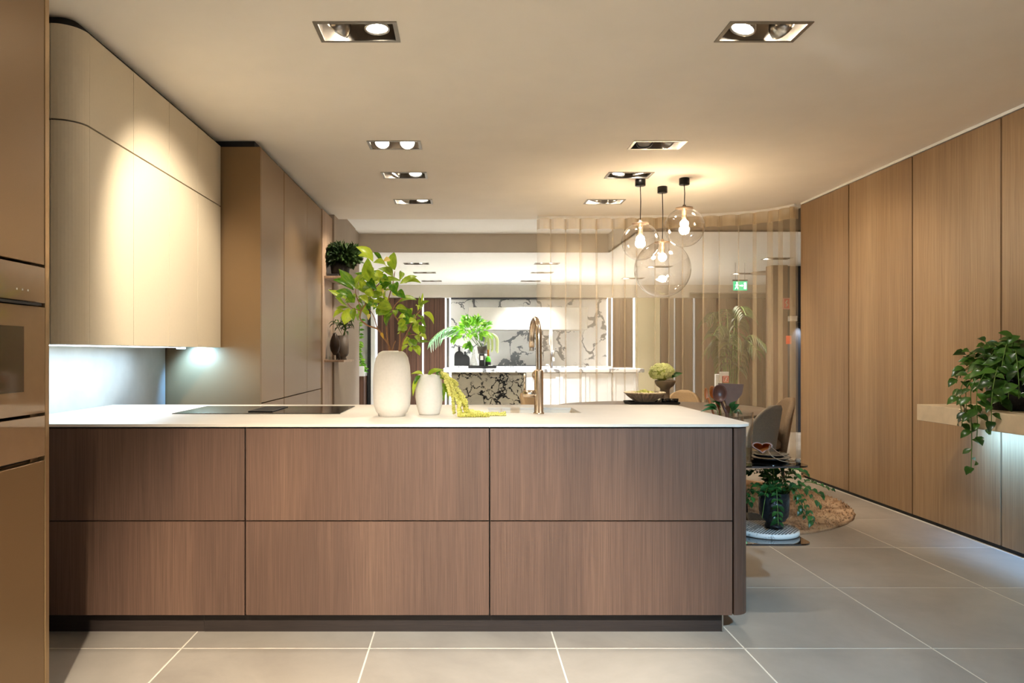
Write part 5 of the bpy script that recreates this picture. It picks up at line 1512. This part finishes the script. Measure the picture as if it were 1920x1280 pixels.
# vine and marble block seen through the left opening
hv = thing('hanging_vine', 'thin green vine hanging in the far opening left of the walnut panels', 'vine', tuple(P(676, 640, 14.4)))
vq = [Vector(p) for p in catmull([tuple(P(675, 600, 14.5)), tuple(P(673, 640, 14.4)), tuple(P(672, 660, 14.4)), tuple(P(677, 680, 14.4)), tuple(P(682, 694, 14.4))], 6)]
MB().tube(vq, 0.006, 5).build('stem', M['greenstem'], hv)
for i, p in enumerate(vq):
    for s in (-1, 1):
        leaf(fml[i % 2], hv, p, p + Vector((0.09 * s + RN.uniform(-0.03, 0.03), -0.02, RN.uniform(-0.06, 0.04))), 0.05, (0, -1, 0.2))
wb2 = thing('far_side_cabinet', 'white marble topped dark cabinet in the far left opening', 'cabinet', (-2.15, 14.5, 0))
MB().box(-2.5, -1.96, 14.35, 14.9, 0.80, 1.0, 0.004).build('top', M['whitemarble'], wb2)
MB().box(-2.48, -1.97, 14.37, 14.9, 0.0, 0.798).build('body', M['walnut'], wb2)

# ------------------------------------------------------------------ behind the curtain
ex = thing('exit_sign', 'green illuminated exit sign with running figure and arrow', 'sign', (P(1388, 535, 11.0).x, 11.0, 2.17))
a, b = P(1376, 527, 11.0), P(1401, 544, 11.0)
exy = 11.0
MB().box(a.x, b.x, exy, exy + 0.03, b.z, a.z, 0.002).build('panel', M['green'], ex)
MB().box(a.x - 0.012, b.x + 0.012, exy + 0.004, exy + 0.034, a.z, a.z + 0.025, 0.002).build('housing', M['darksteel'], ex)
for s in (0.15, 0.85):
    xx = a.x + (b.x - a.x) * s
    MB().tube([(xx, exy + 0.018, a.z + 0.02), (xx, exy + 0.018, FARC)], 0.004, 6).build('hanger', M['steel'], ex)
w_, h_ = b.x - a.x, a.z - b.z
def ep(poly):
    return [(a.x + u * w_, b.z + v * h_) for u, v in poly]
ar = MB()
ar.xprism(ep([(0.42, 0.47), (0.60, 0.47), (0.60, 0.38), (0.70, 0.51), (0.60, 0.64), (0.60, 0.56), (0.42, 0.56)]), exy - 0.002, exy - 0.0004, 'y')
ar.build('arrow', M['exitwhite'], ex)
MB().xprism(ep([(0.76, 0.15), (0.92, 0.15), (0.92, 0.85), (0.76, 0.85)]), exy - 0.002, exy - 0.0004, 'y').build('door_symbol', M['exitwhite'], ex)
rn_ = MB()
for poly in ([(0.20, 0.78), (0.26, 0.78), (0.28, 0.84), (0.26, 0.90), (0.20, 0.90), (0.18, 0.84)], [(0.17, 0.42), (0.25, 0.40), (0.31, 0.68), (0.22, 0.74)], [(0.24, 0.70), (0.29, 0.66), (0.37, 0.56), (0.34, 0.52)],
             [(0.10, 0.56), (0.22, 0.72), (0.21, 0.64), (0.13, 0.52)], [(0.17, 0.44), (0.10, 0.20), (0.06, 0.14), (0.12, 0.12), (0.22, 0.40)], [(0.22, 0.42), (0.33, 0.30), (0.31, 0.12), (0.26, 0.14), (0.27, 0.28), (0.19, 0.38)]):
    rn_.xprism(ep(poly), exy - 0.002, exy - 0.0004, 'y')
rn_.build('running_figure', M['exitwhite'], ex)
# palm behind the curtain
pp = thing('indoor_palm', 'tall dusky palm standing behind the sheer curtain', 'palm', (4.15, 11.2, 0))
MB().lathe([(0, 0), (0.17, 0), (0.21, 0.35), (0.19, 0.35), (0.17, 0.3), (0, 0.3)], 4.15, 11.2, 0.0005, 28).build('pot', M['blackmatt'], pp)
gl_ = leaf_mesh('leaflet', M['leaf_grey'], 0.25, 0.3, 0.35, 4, 0.9)
for k in range(13):
    a_ = 2 * math.pi * k / 13 + RN.uniform(-0.15, 0.15)
    rr = RN.uniform(0.25, 0.42); hh = RN.uniform(1.35, 1.95)
    q = [Vector(p) for p in catmull([(4.15 + 0.03 * math.cos(a_), 11.2 + 0.03 * math.sin(a_), 0.28), (4.15 + 0.1 * math.cos(a_), 11.2 + 0.1 * math.sin(a_), hh * 0.6), (4.15 + rr * 0.6 * math.cos(a_), 11.2 + rr * 0.6 * math.sin(a_), hh), (4.15 + rr * 1.1 * math.cos(a_), 11.2 + rr * 1.1 * math.sin(a_), hh - 0.12)], 7)]
    MB().tube(q, 0.006, 5).build('stalk', M['greenstem'], pp)
    t_ = (q[-1] - q[-5]).normalized(); h = t_.cross(Vector((0, 0, 1))).normalized()
    for i in range(9, len(q)):
        for s in (-1, 1):
            d = (h * s * 0.9 + t_ * 0.5 + Vector((0, 0, -0.25))).normalized()
            leaf(gl_, pp, q[i], q[i] + d * 0.24, 0.035, (0, 0, 1), 0, 'leaflet')
# fire equipment post
px_ = P(1355, 700, 10.6).x
fpz = thing('fire_post', 'white post with a red fire extinguisher sign behind the curtain', 'post', (px_, 10.6, 0))
MB().box(px_ - 0.10, px_ - 0.01, 10.6, 10.66, 0, 0.95, 0.004).build('post', M['white'], fpz)
MB().box(px_ - 0.05, px_ + 0.085, 10.585, 10.599, 0.985 - 0.06, 0.985, 0.002).build('cap', M['white'], fpz)
sg = MB().box(px_ - 0.005, px_ + 0.085, 10.58, 10.59, 0.825, 0.925, 0.001).build('sign', M['red'], fpz)
fx0 = px_ + 0.04
MB().box(fx0 - 0.032, fx0 + 0.032, 10.5785, 10.5797, 0.84, 0.912).build('sign_frame', M['paper'], sg)
MB().box(fx0 - 0.027, fx0 + 0.027, 10.577, 10.5782, 0.845, 0.907).build('sign_field', M['red'], sg)
MB().xprism([(fx0 - 0.012, 0.85), (fx0 + 0.004, 0.85), (fx0 + 0.012, 0.89), (fx0 + 0.018, 0.90), (fx0 - 0.002, 0.898)], 10.5755, 10.5767, 'y').build('extinguisher_symbol', M['paper'], sg)
# signs and sconce on the far column
cxx = P(1475, 570, 11.38).x
rs_ = thing('fire_sign', 'framed red fire sign on the far brown column', 'sign', (cxx, 11.39, 1.9))
zc = P(1475, 569, 11.38).z
MB().box(cxx - 0.055, cxx + 0.055, 11.39, 11.398, zc - 0.09, zc + 0.09, 0.001).build('plate', M['red'], rs_)
MB().box(cxx - 0.047, cxx + 0.047, 11.387, 11.3895, zc - 0.082, zc + 0.082).build('border', M['paper'], rs_)
MB().box(cxx - 0.043, cxx + 0.043, 11.384, 11.3865, zc - 0.078, zc + 0.078).build('field', M['red'], rs_)
MB().tube([(cxx - 0.01, 11.382, zc - 0.05), (cxx + 0.015, 11.382, zc - 0.02), (cxx - 0.015, 11.382, zc + 0.015), (cxx + 0.01, 11.382, zc + 0.05)], 0.006, 6).build('flame_symbol', M['paper'], rs_)
cz = P(1479, 637, 11.38).z
c2 = P(1479, 637, 11.38).x
MB().box(c2 - 0.04, c2 + 0.035, 11.36, 11.398, cz - 0.065, cz + 0.065, 0.004).solo('call_point', M['orange'], 'orange-red alarm call point box on the far column', 'alarm box')
c3 = P(1485, 598, 11.38)
wsn = thing('wall_sconce', 'pale box wall sconce on the far column', 'wall lamp', (c3.x, 11.39, c3.z - 0.04))
MB().box(c3.x - 0.06, c3.x + 0.05, 11.30, 11.398, c3.z - 0.035, c3.z + 0.045, 0.004).build('body', M['white'], wsn)
c4 = P(1494, 600, 11.5)
ws2 = thing('wall_sconce', 'black wall sconce casting a light cone on the navy wall', 'wall lamp', (5.32, 11.49, c4.z - 0.05))
MB().lathe([(0, 0.05), (0.03, 0.05), (0.035, -0.04), (0.03, -0.045), (0.028, 0.0), (0, 0.0)], 5.32, 11.44, c4.z, 20).build('shade', M['blackmatt'], ws2)
MB().box(5.30, 5.34, 11.44, 11.498, c4.z - 0.01, c4.z + 0.02).build('arm', M['blackmatt'], ws2)
light('sconce_lamp', 'SPOT', (5.32, 11.43, c4.z - 0.03), (5.33, 11.47, 0), 12, NEUTRAL, ws2, spot_size=1.1, spot_blend=0.5, shadow_soft_size=0.02)
cd = MB().lathe([(0, 0), (0.28, 0), (0.28, -0.02), (0, -0.02)], P(1440, 520, 12.4).x, 12.4, FARC - 0.0005, 40).solo('ceiling_disc', M['taupe'], 'flat round disc on the far ceiling behind the curtain', 'ceiling disc')
